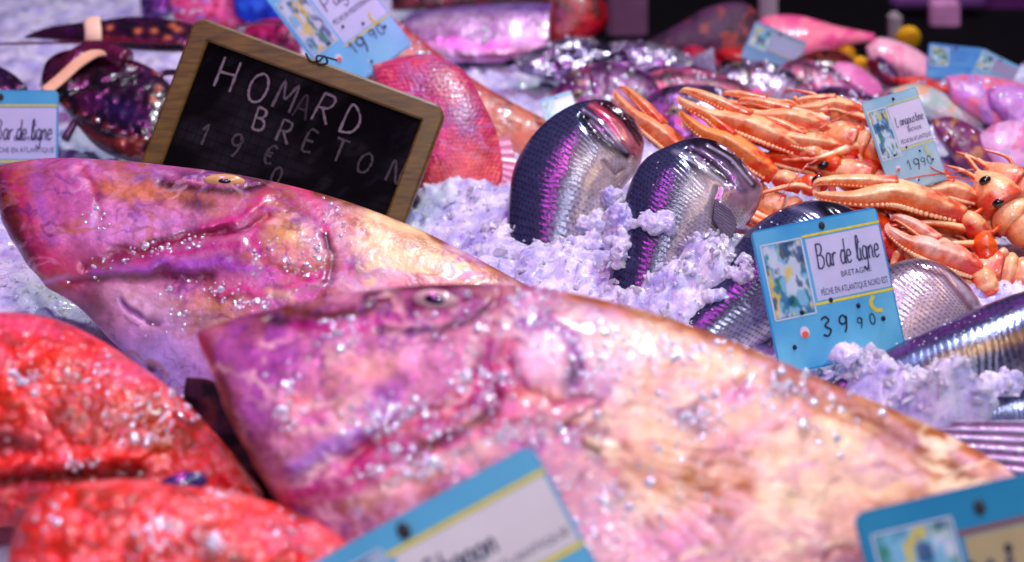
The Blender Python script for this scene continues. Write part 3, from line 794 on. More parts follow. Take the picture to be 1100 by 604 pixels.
# ================================================================== SEA BASS
def bass(label, st, wd, plane, T, seed, kind, sr=4.6, nu=330, nv=130, headu=0.66, pale=False, gill=None, lean=0.25):
    t = thing('sea_bass', label, 'fish', plane.hit(np.array(st[1][1][0]), np.array(st[1][1][1])), 'silver sea bass bedded in the ice')
    S = np.array([[a[0], a[1], b[0], b[1]] for a, b in st], float)
    Lp = np.sum(np.hypot(*np.diff((S[:, :2] + S[:, 2:]) / 2, axis=0).T)); Wp = np.max(np.hypot(S[:, 0] - S[:, 2], S[:, 1] - S[:, 3]))

    def paint(p):
        u, v = p.U, p.V
        arc = np.arccos(np.clip(1 - 2 * v, -1, 1)) / math.pi            # even spacing round the flank
        arc = 0.5 * arc + 0.5 * v
        back = 1 - sst(0.22, 0.46, v + 0.05 * fbm(p.X0 / 20, p.Y0 / 20, seed, 3))
        if pale:
            p.mix(np.full_like(u, 1.0), (226, 206, 220)); p.mix(0.8 * (1 - sst(0.05, 0.25, v)), (70, 60, 84))
        else:
            p.mix(back, (66, 70, 108)); p.mix(sst(0.40, 0.66, v), (166, 166, 190)); p.mix(sst(0.68, 0.92, v), (226, 216, 216))
            p.mix(0.22 * sst(0.55, 0.75, v) * sst(0.0, 0.1, fbm(p.X0 / 18, p.Y0 / 18, seed + 4, 3)), (170, 130, 80))
        s = u * Lp / sr + 1.1 * fbm(p.X0 / 34, p.Y0 / 34, seed + 20, 2); r = np.floor(s); fx = s - r
        tt = arc * Wp / (sr * 0.92) + 0.5 * (r % 2) + 0.9 * fbm(p.X0 / 30, p.Y0 / 30, seed + 25, 2); fy = tt - np.floor(tt)
        head = sst(headu - 0.02, headu + 0.05, u + 0.10 * np.cos((v - 0.5) * math.pi) - 0.05)
        k = (1 - head)
        edge = np.clip(1 - ((2 * fy - 1) ** 2) * 0.8, 0, 1)
        sc = np.clip((1 - np.abs(fx - 0.35 * edge)) * (0.55 + 0.45 * edge), 0, 1)
        p.H += 0.00008 * (sr if sr < 5 else 2.6) * (np.where(fx < .75, fx / .75, (1 - fx) / .25) * 0.8 + 0.25 * edge) * k * (0.8 + 0.2 * _hash(np.floor(s).astype(np.int64), np.floor(tt).astype(np.int64), seed))
        p.mix(k * (0.60 + 0.12 * back) * sst(0.35, 0.8, 1 - sc), (14, 14, 28))
        if not pale:
            p.mix(0.9 * head * (1 - sst(0.2, 0.55, v)), (34, 18, 34)); p.mix(0.7 * head * sst(0.35, 0.75, v), (170, 110, 130))
        if gill: gill(p)
        p.rough(0.0005, 40, 2)
    o, g = relief('body', st, plane, T, wd, (64, 62, 88), paint, M_bass, t, nu, nv, seed, 0.05, 0.06, 0.6, 1.5, 2.0, lean)
    return t, g


PL_S1 = Plane(610, 285, 46); PL_S2 = Plane(700, 350, 46); PL_S3 = Plane(790, 375, 46); PL_S4 = Plane(980, 385, 46)
PL_S5 = Plane(1030, 445, 46); PL_S6 = Plane(1060, 520, 42)


def basses():
    def gill1(p):
        p.stroke([(628, 128), (640, 146), (656, 160), (674, 170)], 7, (8, 6, 12), 1.0, -0.004, 6)
        p.stroke([(640, 118), (662, 136), (682, 162)], 6, (196, 60, 84), 0.9, 0.002)
        p.stroke([(652, 114), (674, 132), (688, 152)], 5, (70, 12, 36), 0.9, -0.003)
        p.stroke([(634, 134), (650, 152), (668, 164)], 2.5, (190, 190, 206), 0.6, 0.001)
        for q, cc, ww in (([(660, 111), (682, 128), (690, 146)], (226, 150, 160), 2), ([(644, 112), (668, 130), (686, 158)], (24, 8, 20), 2), ([(634, 116), (654, 134), (678, 166)], (230, 120, 130), 2.5), ([(626, 120), (646, 138), (672, 166)], (176, 180, 206), 1.6), ([(676, 118), (690, 136)], (16, 8, 16), 2.5)):
            p.stroke(q, ww, cc, .95, .0008 if sum(cc) > 300 else -.0015, ww)
        p.stroke([(648, 178), (660, 190), (668, 184)], 2.5, (90, 50, 70), .8, -.0015)
        p.blob((668, 150), (16, 6), (238, 176, 170), 0.75, 48)
        p.blob((640, 190), (26, 20), (222, 206, 196), 0.8, 40)
    t, g = bass('leftmost dark sea bass, arching out of the ice beside the tiny blue ticket',
                [((552, 305), (640, 315)), ((545, 255), (642, 280)), ((547, 210), (650, 252)), ((553, 178), (658, 226)), ((570, 148), (667, 206)), ((595, 124), (676, 194)), ((626, 109), (683, 186)), ((656, 109), (688, 176)), ((679, 124), (691, 164)), ((690, 142), (692, 155))],
                [0.8, 0.95, 1, 1, 1, 0.95, 0.85, 0.7, 0.5, 0.35], PL_S1, 0.028, 41, 'a', gill=gill1, headu=0.68)
    droplets(g, [(645, 148, 10, 6, 16), (660, 120, 14, 6, 10), (610, 210, 14, 30, 8)], t, (0.0004, 0.0009))

    def gill2(p):
        p.stroke([(742, 168), (752, 180), (766, 190), (778, 196)], 8, (6, 8, 18), 1.0, -0.004)
        p.stroke([(752, 164), (774, 180), (798, 206)], 4, (120, 96, 130), 0.8, 0.0015)
        p.stroke([(766, 156), (788, 174), (808, 202)], 6, (30, 14, 30), 0.9, -0.003)
        p.stroke([(724, 166), (746, 172), (760, 186)], 3, (176, 174, 200), 0.7, 0.001)
        p.stroke([(770, 208), (764, 228), (770, 250)], 4, (70, 50, 84), 0.8, -0.002)
        for q, cc, ww in (([(760, 158), (784, 174), (806, 200)], (206, 190, 214), 1.8), ([(772, 154), (796, 172), (814, 200)], (190, 120, 140), 2), ([(780, 156), (804, 178)], (20, 12, 26), 2), ([(742, 160), (766, 176), (794, 208)], (150, 140, 176), 2), ([(736, 172), (756, 186), (784, 206)], (186, 190, 214), 1.6)):
            p.stroke(q, ww, cc, .95, .0008 if sum(cc) > 300 else -.0015, ww)
        p.blob((752, 212), (18, 22), (226, 214, 212), 0.85, 20)
    t, g = bass('sea bass with crushed ice thrown across its side, head just under the langoustine claws',
                [((630, 372), (700, 398)), ((644, 332), (722, 355)), ((656, 288), (740, 322)), ((665, 245), (754, 290)), ((675, 202), (770, 264)), ((692, 172), (786, 250)), ((722, 155), (802, 240)), ((752, 148), (813, 226)), ((781, 158), (819, 210)), ((802, 182), (819, 198))],
                [0.8, 0.95, 1, 1, 1, 0.95, 0.88, 0.75, 0.55, 0.35], PL_S2, 0.027, 42, 'b', gill=gill2, headu=0.66)
    fin_sheet([(768, 214), (766, 226), (766, 236)], [(786, 226), (792, 244), (784, 262)], PL_S2, (0.027, 0.029), t, (26, 20, 44), (44, 34, 70), 9, 'pectoral_fin', 0.0002)
    droplets(g, [(758, 184, 10, 6, 18), (780, 180, 14, 10, 12), (706, 188, 8, 10, 6)], t, (0.0004, 0.0009))

    def gill3(p):
        p.stroke([(880, 222), (900, 240), (930, 262)], 5, (20, 14, 26), 0.9, -0.002)
        p.stroke([(850, 226), (876, 236), (900, 258)], 4, (150, 150, 180), 0.7, 0.001)
    t, g = bass('dark sea bass mostly hidden behind the upright ticket reading 39 90',
                [((690, 385), (760, 410)), ((712, 350), (800, 384)), ((748, 314), (836, 358)), ((778, 282), (866, 332)), ((800, 252), (892, 312)), ((834, 227), (916, 296)), ((870, 216), (936, 280)), ((905, 220), (945, 262)), ((930, 238), (946, 252))],
                [0.8, 0.95, 1, 1, 1, 0.95, 0.8, 0.6, 0.4], PL_S3, 0.028, 43, 'c', gill=gill3, headu=0.72)
    droplets(g, [(745, 335, 20, 10, 26), (830, 240, 20, 10, 14)], t, (0.0004, 0.0009))

    def gill4(p):
        p.stroke([(985, 290), (1012, 300), (1040, 336)], 4, (120, 40, 70), 0.7, -0.0015)
        p.stroke([(1000, 284), (1030, 300), (1050, 330)], 4, (170, 120, 140), 0.7, 0.001)
        p.stroke([(1012, 286), (1040, 312)], 3, (60, 30, 50), 0.8, -0.001)
    t, g = bass('pale silver sea bass showing its gill cover just right of the 39 90 ticket',
                [((890, 420), (985, 425)), ((900, 372), (1002, 404)), ((914, 326), (1016, 384)), ((940, 294), (1031, 366)), ((975, 279), (1044, 353)), ((1010, 283), (1052, 341)), ((1040, 305), (1056, 330))],
                [0.8, 0.95, 1, 1, 0.95, 0.7, 0.4], PL_S4, 0.026, 44, 'd', pale=True, gill=gill4, headu=0.78)

    def painted_sheen5(p):  # lamp reflections painted on the flank as purple, blue and gold streaks
        p.stroke([(950, 388), (1000, 362), (1050, 342), (1110, 322)], 6, (130, 50, 150), .5, brk=.5)
        p.stroke([(960, 396), (1010, 376), (1060, 360), (1110, 345)], 5, (150, 170, 226), .7, brk=.3)
        p.stroke([(1000, 396), (1040, 380), (1110, 362)], 8, (190, 140, 60), .55, brk=.6)
    t, g = bass('large dark sea bass at the right edge, scaly back rising right above heaped ice',
                [((884, 410), (888, 424)), ((930, 388), (942, 446)), ((980, 362), (1000, 470)), ((1040, 335), (1068, 482)), ((1100, 313), (1130, 485)), ((1160, 302), (1190, 470)), ((1220, 312), (1240, 420)), ((1260, 340), (1265, 390))],
                [0.35, 0.6, 0.8, 0.95, 1, 1, 0.8, 0.4], PL_S5, 0.036, 45, 'e', gill=painted_sheen5, headu=0.86, sr=7.0, nu=280, nv=150)  # the gill argument here only paints lamp reflections on the flank
    fin_sheet([(888, 412), (890, 420), (890, 430)], [(830, 420), (845, 440), (835, 470)], PL_S5, (0.004, 0.004), t, (60, 56, 84), (90, 84, 120), 7, 'tail_fin', 0.0006)
    droplets(g, [(1040, 350, 40, 12, 20), (1010, 370, 40, 6, 26)], t, (0.0003, 0.0008))

    t, g = bass('sea bass at the lower right edge showing only a dark flank and rayed silvery fin',
                [((1000, 462), (1004, 474)), ((1040, 438), (1050, 510)), ((1090, 420), (1102, 540)), ((1150, 415), (1165, 545)), ((1210, 430), (1220, 520)), ((1250, 455), (1255, 490))],
                [0.4, 0.7, 0.95, 1, 0.8, 0.4], PL_S6, 0.022, 46, 'f', headu=0.9)
    fin_sheet([(1004, 452), (1012, 478), (1030, 506)], [(1110, 452), (1120, 486), (1120, 520)], PL_S6, (0.012, 0.034), t, (186, 186, 206), (110, 92, 112), 6, 'pectoral_fin', 0.0014, ragged=0.02, mat=M_sil)


# ================================================================== LANGOUSTINES
PL_L = Plane(850, 300, 35)
OR = (238, 104, 22); ORD = (222, 36, 8); PALE = (255, 212, 152); PINK = (248, 172, 112)


def lpath(pts, offs, n):
    P = catmull(np.array(pts, float), n)
    of = np.interp(np.linspace(0, 1, n), np.linspace(0, 1, len(offs)), offs)
    return PL_L.hit(P[:, 0], P[:, 1], of)


def shell_tube(mbx, pts, offs, rad, lo, hi, n=24, seg=14, flat=0.8, power=2.6, seed=0, lump=0.12, ridge=0.0):
    """a jointed shell piece: pale on top and coloured beneath, slightly lumpy"""
    P = lpath(pts, offs, n)
    sc = 1.0 / FPX * np.linalg.norm(P.mean(0) - CAM)
    R = catmull(np.array(rad, float)[:, None], n)[:, 0] * sc
    V, F, sd, run = tube_geo(P, np.maximum(R, 0.0002), seg, flat, up=[0, -0.75, 0.66], power=power)
    nz = fbm(V[:, 0] * 160 + seed, V[:, 1] * 160 + V[:, 2] * 160, seed, 4)
    cen = np.vstack([np.repeat(P, seg, axis=0), P[:1], P[-1:]])
    V = cen + (V - cen) * (1 + lump * 2 * nz[:, None])
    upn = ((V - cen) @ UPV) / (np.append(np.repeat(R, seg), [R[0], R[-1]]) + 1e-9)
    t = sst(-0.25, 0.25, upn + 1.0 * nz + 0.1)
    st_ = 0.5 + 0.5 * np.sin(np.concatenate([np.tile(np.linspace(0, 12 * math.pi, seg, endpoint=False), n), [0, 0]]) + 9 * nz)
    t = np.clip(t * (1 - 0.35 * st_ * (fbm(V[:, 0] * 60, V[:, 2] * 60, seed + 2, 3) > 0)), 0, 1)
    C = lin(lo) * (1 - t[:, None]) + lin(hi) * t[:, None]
    k = sst(0.02, 0.16, fbm(V[:, 0] * 90 + 7, V[:, 1] * 90 - V[:, 2] * 90, seed + 5, 3))[:, None]
    C = C * (1 - 0.38 * k) + lin(OR) * 0.38 * k
    k = (sst(0.74, 0.95, run + .5 * nz) * sst(-.15, .1, nz + .05))[:, None] * 0.85; C = C * (1 - k) + lin(ORD) * k
    k = sst(0.12, 0.0, run)[:, None] * 0.5 if False else (1 - sst(0.0, 0.14, run))[:, None] * 0.5; C = C * (1 - k) + lin((250, 226, 210)) * k
    C = np.clip(C, 0, 1) ** 1.12
    mbx.add(V, F, C)
    if ridge:                                     # a row of teeth along the edge
        off = np.cross(np.gradient(P, axis=0), PL_L.n); off /= np.linalg.norm(off, axis=1)[:, None] + 1e-9
        V0, F0 = ico()
        for i in range(2, n - 2):
            mbx.add(P[i] + off[i] * R[i] * ridge + PL_L.n * R[i] * 0.2 + V0 * R[i] * 0.16, F0, lin(PALE))


def claw(root, tip, mid, base, wdt, off, seed, lo=OR, hi=PALE, bend=0.12, joint=True, arm=None, name='claw'):
    """a long prism-shaped pincer: hand part with fixed finger, a movable finger as its own child, and the arm behind"""
    tip, mid, base = map(np.array, (tip, mid, base))
    wdt = wdt * 1.22
    ax = (mid - tip) / np.linalg.norm(mid - tip); pr = np.array([-ax[1], ax[0]])
    L1 = np.linalg.norm(mid - tip)
    h = MB()
    shell_tube(h, [tip + pr * wdt * 0.05, tip + ax * L1 * 0.12 + pr * wdt * 0.20, tip + ax * L1 * 0.55 + pr * wdt * 0.24, mid + pr * wdt * 0.08, mid * 0.5 + base * 0.5, base],
               [off, off + 0.004, off + 0.006, off + 0.006, off + 0.005, off], [wdt * 0.03, wdt * 0.15, wdt * 0.26, wdt * 0.46, wdt * 0.46, wdt * 0.30], lo, hi, 40, 20, 0.85, 1.15, seed, 0.09, 0.95)
    ho = h.build(name, M_shell, root)
    f = MB()
    shell_tube(f, [tip - pr * wdt * 0.06, tip + ax * L1 * 0.10 - pr * wdt * 0.22, tip + ax * L1 * 0.5 - pr * wdt * 0.27, mid - pr * wdt * 0.22 + ax * 3],
               [off, off + 0.005, off + 0.008, off + 0.008], [wdt * 0.025, wdt * 0.13, wdt * 0.22, wdt * 0.28], lo, hi, 30, 18, 0.85, 1.15, seed + 3, 0.08, 0.85)
    f.build('finger', M_shell, ho)
    if arm is not None:
        a = MB()
        pts = [tuple(base)] + [tuple(q) for q in arm]
        for i in range(len(pts) - 1):
            p0, p1 = np.array(pts[i], float), np.array(pts[i + 1], float)
            shell_tube(a, [p0, p0 * 0.6 + p1 * 0.4, p1], [off, off + 0.002, off - 0.002], [wdt * 0.24, wdt * 0.36, wdt * 0.28], ORD, OR if i % 2 else PALE, 18, 14, 0.85, 1.6, seed + 9 + i, 0.2)
        a.build('claw_arm', M_shell, root)


def lango(label, body=None, bw=None, off=0.0, claws=(), eyes=(), legs=(), feel=(), seed=0, lo=PINK, hi=PALE, tail_from=0.42):
    """bodies are a carapace tapering to a beak in front, then a banded abdomen"""
    c0 = body[0] if body is not None else claws[0]['base']
    t = thing('langoustine', label, 'langoustine', PL_L.hit(np.array(float(c0[0])), np.array(float(c0[1]))), 'langoustines piled behind the sea bass')
    if body is not None:
        B = catmull(np.array(body, float), 60); k = int(60 * tail_from)
        m = MB()
        shell_tube(m, B[:k + 1][::max(1, k // 7)], [off + 0.002, off + 0.006, off + 0.008], np.array([0.04, 0.12, 0.38, 0.66, 0.86, 0.97, 0.98]) * bw / 2, lo, hi, 40, 20, 0.95, 2.2, seed, 0.05)
        co = m.build('carapace', M_shell, t)
        for e in eyes:
            P = PL_L.hit(np.array(float(e[0])), np.array(float(e[1])), np.array(off + 0.008 + bw * 0.00030))
            V, F = ell_geo(P, np.array([[.0046, 0, .0022], [0, .0034, 0], [-.0012, 0, .0034]]), 16, 10)
            eb = MB(); eb.add(V, F, lin((14, 8, 12))); eb.build('eye', M_eye, t)
        ab = MB(); segs = 6; rest = B[k:]
        for i in range(segs):
            a = int(i * (len(rest) - 1) / segs); b = min(len(rest) - 1, int((i + 1) * (len(rest) - 1) / segs) + 2)
            r = bw / 2 * (0.98 - 0.08 * i)
            shell_tube(ab, rest[a:b + 1][::max(1, (b - a) // 3)], [off + 0.005, off + 0.006], [r * 0.86, r * 1.0, r * 1.02, r * 0.9], lo, hi, 14, 18, 0.9, 2.2, seed + 20 + i, 0.05)
        ab.build('abdomen', M_shell, t)
        e0, e1 = rest[-1], rest[-6]; dx = (e0 - e1) / np.linalg.norm(e0 - e1); pr = np.array([-dx[1], dx[0]])
        tf = MB()
        for q in (-1, -0.5, 0, 0.5, 1):
            q0 = e0 + pr * q * bw * 0.2; q1 = e0 + dx * bw * (0.8 - 0.15 * abs(q)) + pr * q * bw * 0.6
            shell_tube(tf, [q0, (q0 + q1) / 2, q1], [off + 0.004, off + 0.003], [bw * 0.1, bw * 0.2, bw * 0.1], lo, hi, 10, 10, 0.3, 2.0, seed + 40, 0.05)
        tf.build('tail_fan', M_shell, t)
    for i, c in enumerate(claws):
        claw(t, c['tip'], c['mid'], c['base'], c['w'], c.get('off', off), seed + 50 + 7 * i, c.get('lo', OR), c.get('hi', PALE), arm=c.get('arm'))
    for i, l in enumerate(legs):
        m = MB(); n = len(l)
        shell_tube(m, l, [off + 0.012, off + 0.014, off + 0.006], np.linspace(5.2, 1.6, n), OR, PALE, 22, 8, 0.9, 2.0, seed + 80 + i, 0.08)
        m.build('walking_leg', M_shell, t)
    if body is not None:
        rr = random.Random(seed)
        for i in range(5):
            q = B[rr.randint(int(k * .5), k)]; sg = 1 if i % 2 else -1
            p1 = q + np.array([rr.uniform(-30, 6), sg * bw * rr.uniform(.35, .7)]); p2 = p1 + np.array([rr.uniform(-30, 4), sg * rr.uniform(-4, 14)])
            m = MB(); shell_tube(m, [q, p1, p2], [off, off + 0.010, off + 0.004], [3.2, 2.4, 0.9], ORD if i % 3 else OR, OR if i % 2 else PALE, 18, 8, 0.9, 2.0, seed + 300 + i, 0.08)
            m.build('walking_leg', M_shell, t)
    for i, l in enumerate(feel):
        m = MB(); n = len(l)
        shell_tube(m, l, [off + 0.016, off + 0.02, off + 0.012], np.linspace(0.8, 0.4, n), OR, ORD, 24, 6, 1.0, 2.0, seed + 90 + i, 0.0)
        m.build('antenna', M_shell, t)
    return t


def langoustines():
    lango('langoustine whose orange claw points up beside the head of the leftmost sea bass', [(790, 205), (830, 222), (880, 235), (930, 240)], 34, -0.012,
          [dict(tip=(663, 96), mid=(705, 138), base=(745, 176), w=24, lo=(226, 110, 44), hi=(246, 176, 120), arm=[(775, 195)]),
           dict(tip=(772, 186), mid=(792, 196), base=(818, 212), w=22, lo=ORD, hi=(248, 214, 196), off=0.004)], legs=[[(800, 225), (835, 238), (868, 232)], [(782, 222), (820, 240), (850, 246)]], seed=100)
    lango('langoustine facing left, black eyed, long pale claws reaching over the ice covered sea bass', [(862, 178), (905, 186), (950, 204), (990, 232), (1040, 250)], 38, 0.002,
          [dict(tip=(729, 101), mid=(800, 132), base=(862, 162), w=27, off=0.012, arm=[(890, 172), (905, 186)]), dict(tip=(733, 116), mid=(782, 152), base=(832, 190), w=27, lo=(226, 120, 44), hi=(240, 168, 90), off=0.010, arm=[(860, 200), (885, 196)])],
          eyes=[(884, 178), (878, 193)], legs=[[(880, 205), (850, 200), (800, 213)], [(905, 212), (870, 232), (835, 230)]], feel=[[(868, 176), (850, 196), (836, 216)], [(866, 172), (800, 150), (740, 160)], [(870, 176), (940, 140), (1010, 150)]], seed=120)
    lango('langoustine with red joints just left of the tall slanted ticket', [(872, 142), (910, 150), (950, 165), (990, 190)], 32, 0.004,
          [dict(tip=(792, 112), mid=(846, 124), base=(892, 140), w=22, off=0.010, lo=(240, 140, 100), arm=[(915, 138), (930, 150)]), dict(tip=(812, 128), mid=(860, 150), base=(905, 160), w=20, off=0.012, lo=(238, 128, 80), arm=[(930, 158)])],
          legs=[[(890, 130), (850, 118), (815, 122)], [(910, 160), (880, 170), (840, 172)], [(940, 160), (965, 180), (990, 205)]], feel=[[(880, 138), (920, 120), (960, 122)], [(880, 140), (840, 134), (770, 112)]], seed=140)
    lango('added langoustine in shadow orange under the middle of the pile, mostly legs showing', [(830, 150), (880, 166), (940, 184), (1000, 206), (1050, 236)], 40, -0.014,  # dark orange body added to put shadow colour into the pile's gaps
          [dict(tip=(808, 158), mid=(840, 168), base=(880, 182), w=22, lo=ORD, hi=OR, off=-0.004)], legs=[[(870, 150), (850, 160), (820, 178)], [(900, 160), (925, 186), (960, 210)], [(930, 170), (960, 190), (985, 222)], [(890, 190), (900, 215), (930, 228)], [(850, 160), (830, 182), (815, 200)]], seed=260, lo=ORD, hi=OR)
    lango('langoustine lying behind all the others at the back of the pile, legs spread', [(840, 122), (880, 118), (920, 122), (960, 140)], 26, -0.010,
          [dict(tip=(775, 104), mid=(820, 112), base=(858, 122), w=18, off=-0.004), dict(tip=(855, 112), mid=(895, 110), base=(930, 122), w=16, off=0.0, lo=(240, 150, 110))], legs=[[(900, 118), (930, 128), (960, 150)], [(880, 124), (905, 150), (950, 168)]], seed=160)
    lango('black eyed langoustine at the right edge, slender pincer stretched left above the 39 90 ticket', [(1044, 178), (1064, 202), (1092, 236), (1130, 262), (1170, 280)], 46, 0.012,
          [dict(tip=(873, 203), mid=(960, 206), base=(1036, 232), w=30, off=0.024, lo=(240, 130, 60), hi=PALE, arm=[(1056, 252), (1062, 280)]),
           dict(tip=(955, 238), mid=(1000, 266), base=(1052, 292), w=31, off=0.022, lo=(236, 122, 70), hi=(252, 214, 186), arm=[(1066, 318)])],
          eyes=[(1058, 194), (1072, 218)], legs=[[(1060, 250), (1000, 240), (945, 244)], [(1070, 262), (1030, 262), (970, 262)], [(1080, 270), (1050, 290), (1000, 300)]], feel=[[(1046, 182), (960, 196), (880, 236)], [(1050, 196), (1000, 180), (985, 150)]], seed=180)
    lango('langoustine with a ringed tail at the right edge, below the black eyed one', [(1010, 268), (1052, 288), (1085, 296), (1120, 306), (1150, 330)], 46, 0.004,
          [], legs=[[(1030, 290), (1050, 318), (1060, 340)], [(1060, 300), (1080, 322), (1090, 338)]], seed=200, lo=(234, 140, 110))
    lango('red orange langoustine tucked underneath, between the 39 90 ticket and the pink pincer', [(880, 246), (920, 250), (960, 262), (1000, 290)], 40, -0.002,
          [dict(tip=(872, 226), mid=(915, 232), base=(965, 250), w=24, lo=ORD, hi=OR, off=0.010, arm=[(990, 262)])], legs=[[(950, 235), (920, 225), (880, 222)], [(970, 262), (960, 285), (975, 300)], [(960, 240), (985, 300), (985, 330)]], seed=220, lo=ORD, hi=OR)
    lango('langoustine at the right edge pointing its orange beak up, behind the one with black eyes', [(1050, 170), (1085, 196), (1120, 214), (1160, 240)], 40, 0.002,
          [dict(tip=(985, 196), mid=(1020, 202), base=(1050, 214), w=22, off=0.012, lo=(240, 160, 120))], eyes=[], legs=[[(1040, 210), (1010, 222), (975, 222)]], seed=240, lo=(232, 140, 80), hi=(246, 196, 150))


# ================================================================== WRITING
GL = {  # hand-drawn letters as pen strokes, x right, y up, baseline 0, capitals 1 high
    'H': [[(0, 0), (.05, 1)], [(.55, 0), (.6, 1)], [(.03, .5), (.58, .55)]], 'O': [[(.3, 1), (.08, .8), (0, .45), (.1, .1), (.3, 0), (.52, .15), (.6, .55), (.5, .88), (.3, 1)]],
    'M': [[(0, 0), (.06, 1), (.32, .4), (.6, 1), (.66, 0)]], 'A': [[(0, 0), (.3, 1), (.58, 0)], [(.1, .38), (.5, .38)]], 'R': [[(.02, 0), (.05, 1)], [(.05, 1), (.45, .95), (.5, .7), (.35, .52), (.05, .48)], [(.2, .5), (.58, 0)]],
    'D': [[(.04, 0), (.04, 1), (.4, .85), (.58, .5), (.45, .12), (.04, 0)]], 'B': [[(.05, 0), (.05, 1)], [(.05, 1), (.4, .95), (.46, .75), (.3, .55), (.05, .52)], [(.3, .55), (.52, .4), (.5, .12), (.3, 0), (.05, 0)]],
    'E': [[(.5, 1), (.05, 1), (.05, 0), (.5, 0)], [(.05, .5), (.42, .5)]], 'T': [[(0, 1), (.6, 1)], [(.3, 1), (.3, 0)]], 'N': [[(0, 0), (.04, 1), (.52, 0), (.56, 1)]],
    '1': [[(0, .7), (.2, 1), (.2, 0)]], '9': [[(.45, .75), (.3, .98), (.08, .85), (.06, .6), (.25, .48), (.45, .65), (.46, .9), (.4, .35), (.25, 0)]], '0': [[(.25, 1), (.05, .75), (.05, .25), (.25, 0), (.45, .25), (.45, .75), (.25, 1)]],
    '3': [[(.05, .9), (.28, 1), (.45, .8), (.2, .53), (.46, .3), (.28, 0), (.02, .1)]], '€': [[(.55, .9), (.3, 1), (.1, .7), (.1, .3), (.3, 0), (.55, .1)], [(0, .6), (.42, .6)], [(0, .42), (.4, .42)]],
    'L': [[(.05, 1), (.03, 0), (.45, 0)]], 'P': [[(.05, 0), (.05, 1), (.42, .95), (.48, .7), (.3, .5), (.05, .48)]], 'C': [[(.5, .85), (.3, 1), (.08, .75), (.04, .35), (.22, 0), (.5, .12)]],
    'a': [[(.36, .5), (.15, .54), (.02, .28), (.1, .02), (.28, .1), (.37, .5)], [(.37, .5), (.35, .12), (.46, .02)]], 'r': [[(.04, 0), (.06, .5)], [(.06, .34), (.2, .52), (.34, .46)]], 'd': [[(.36, .48), (.15, .54), (.02, .28), (.1, .02), (.28, .08), (.37, .4)], [(.4, 1), (.36, .1), (.46, .02)]],
    'e': [[(.03, .28), (.34, .32), (.28, .52), (.1, .48), (.02, .22), (.14, 0), (.38, .1)]], 'l': [[(.02, .1), (.24, .75), (.2, 1), (.1, .9), (.08, .15), (.2, 0), (.28, .1)]], 'i': [[(.06, .5), (.06, .08), (.16, 0)], [(.07, .72), (.09, .76)]],
    'g': [[(.36, .48), (.15, .54), (.02, .28), (.12, .02), (.3, .12), (.37, .5), (.34, -.25), (.16, -.42), (.02, -.25)]], 'n': [[(.03, 0), (.05, .5)], [(.05, .32), (.2, .52), (.32, .42), (.32, .08), (.42, .02)]],
    'h': [[(.05, 0), (.1, 1)], [(.07, .32), (.22, .52), (.34, .42), (.34, 0)]], 'p': [[(.05, .5), (.02, -.42)], [(.05, .42), (.25, .54), (.38, .28), (.25, .02), (.04, .1)]], 'o': [[(.2, .54), (.03, .34), (.08, .04), (.25, .02), (.38, .24), (.3, .5), (.2, .54)]],
    't': [[(.14, .9), (.12, .1), (.26, 0)], [(0, .56), (.28, .58)]], 'u': [[(.04, .5), (.05, .1), (.2, 0), (.34, .2)], [(.36, .5), (.35, .1), (.45, .02)]], 's': [[(.32, .45), (.15, .54), (.08, .38), (.3, .2), (.18, 0), (.02, .08)]], ' ': [],
}
ADV = {'M': .82, 'i': .2, 'l': .28, 'r': .36, ' ': .32, '1': .4, 't': .3}


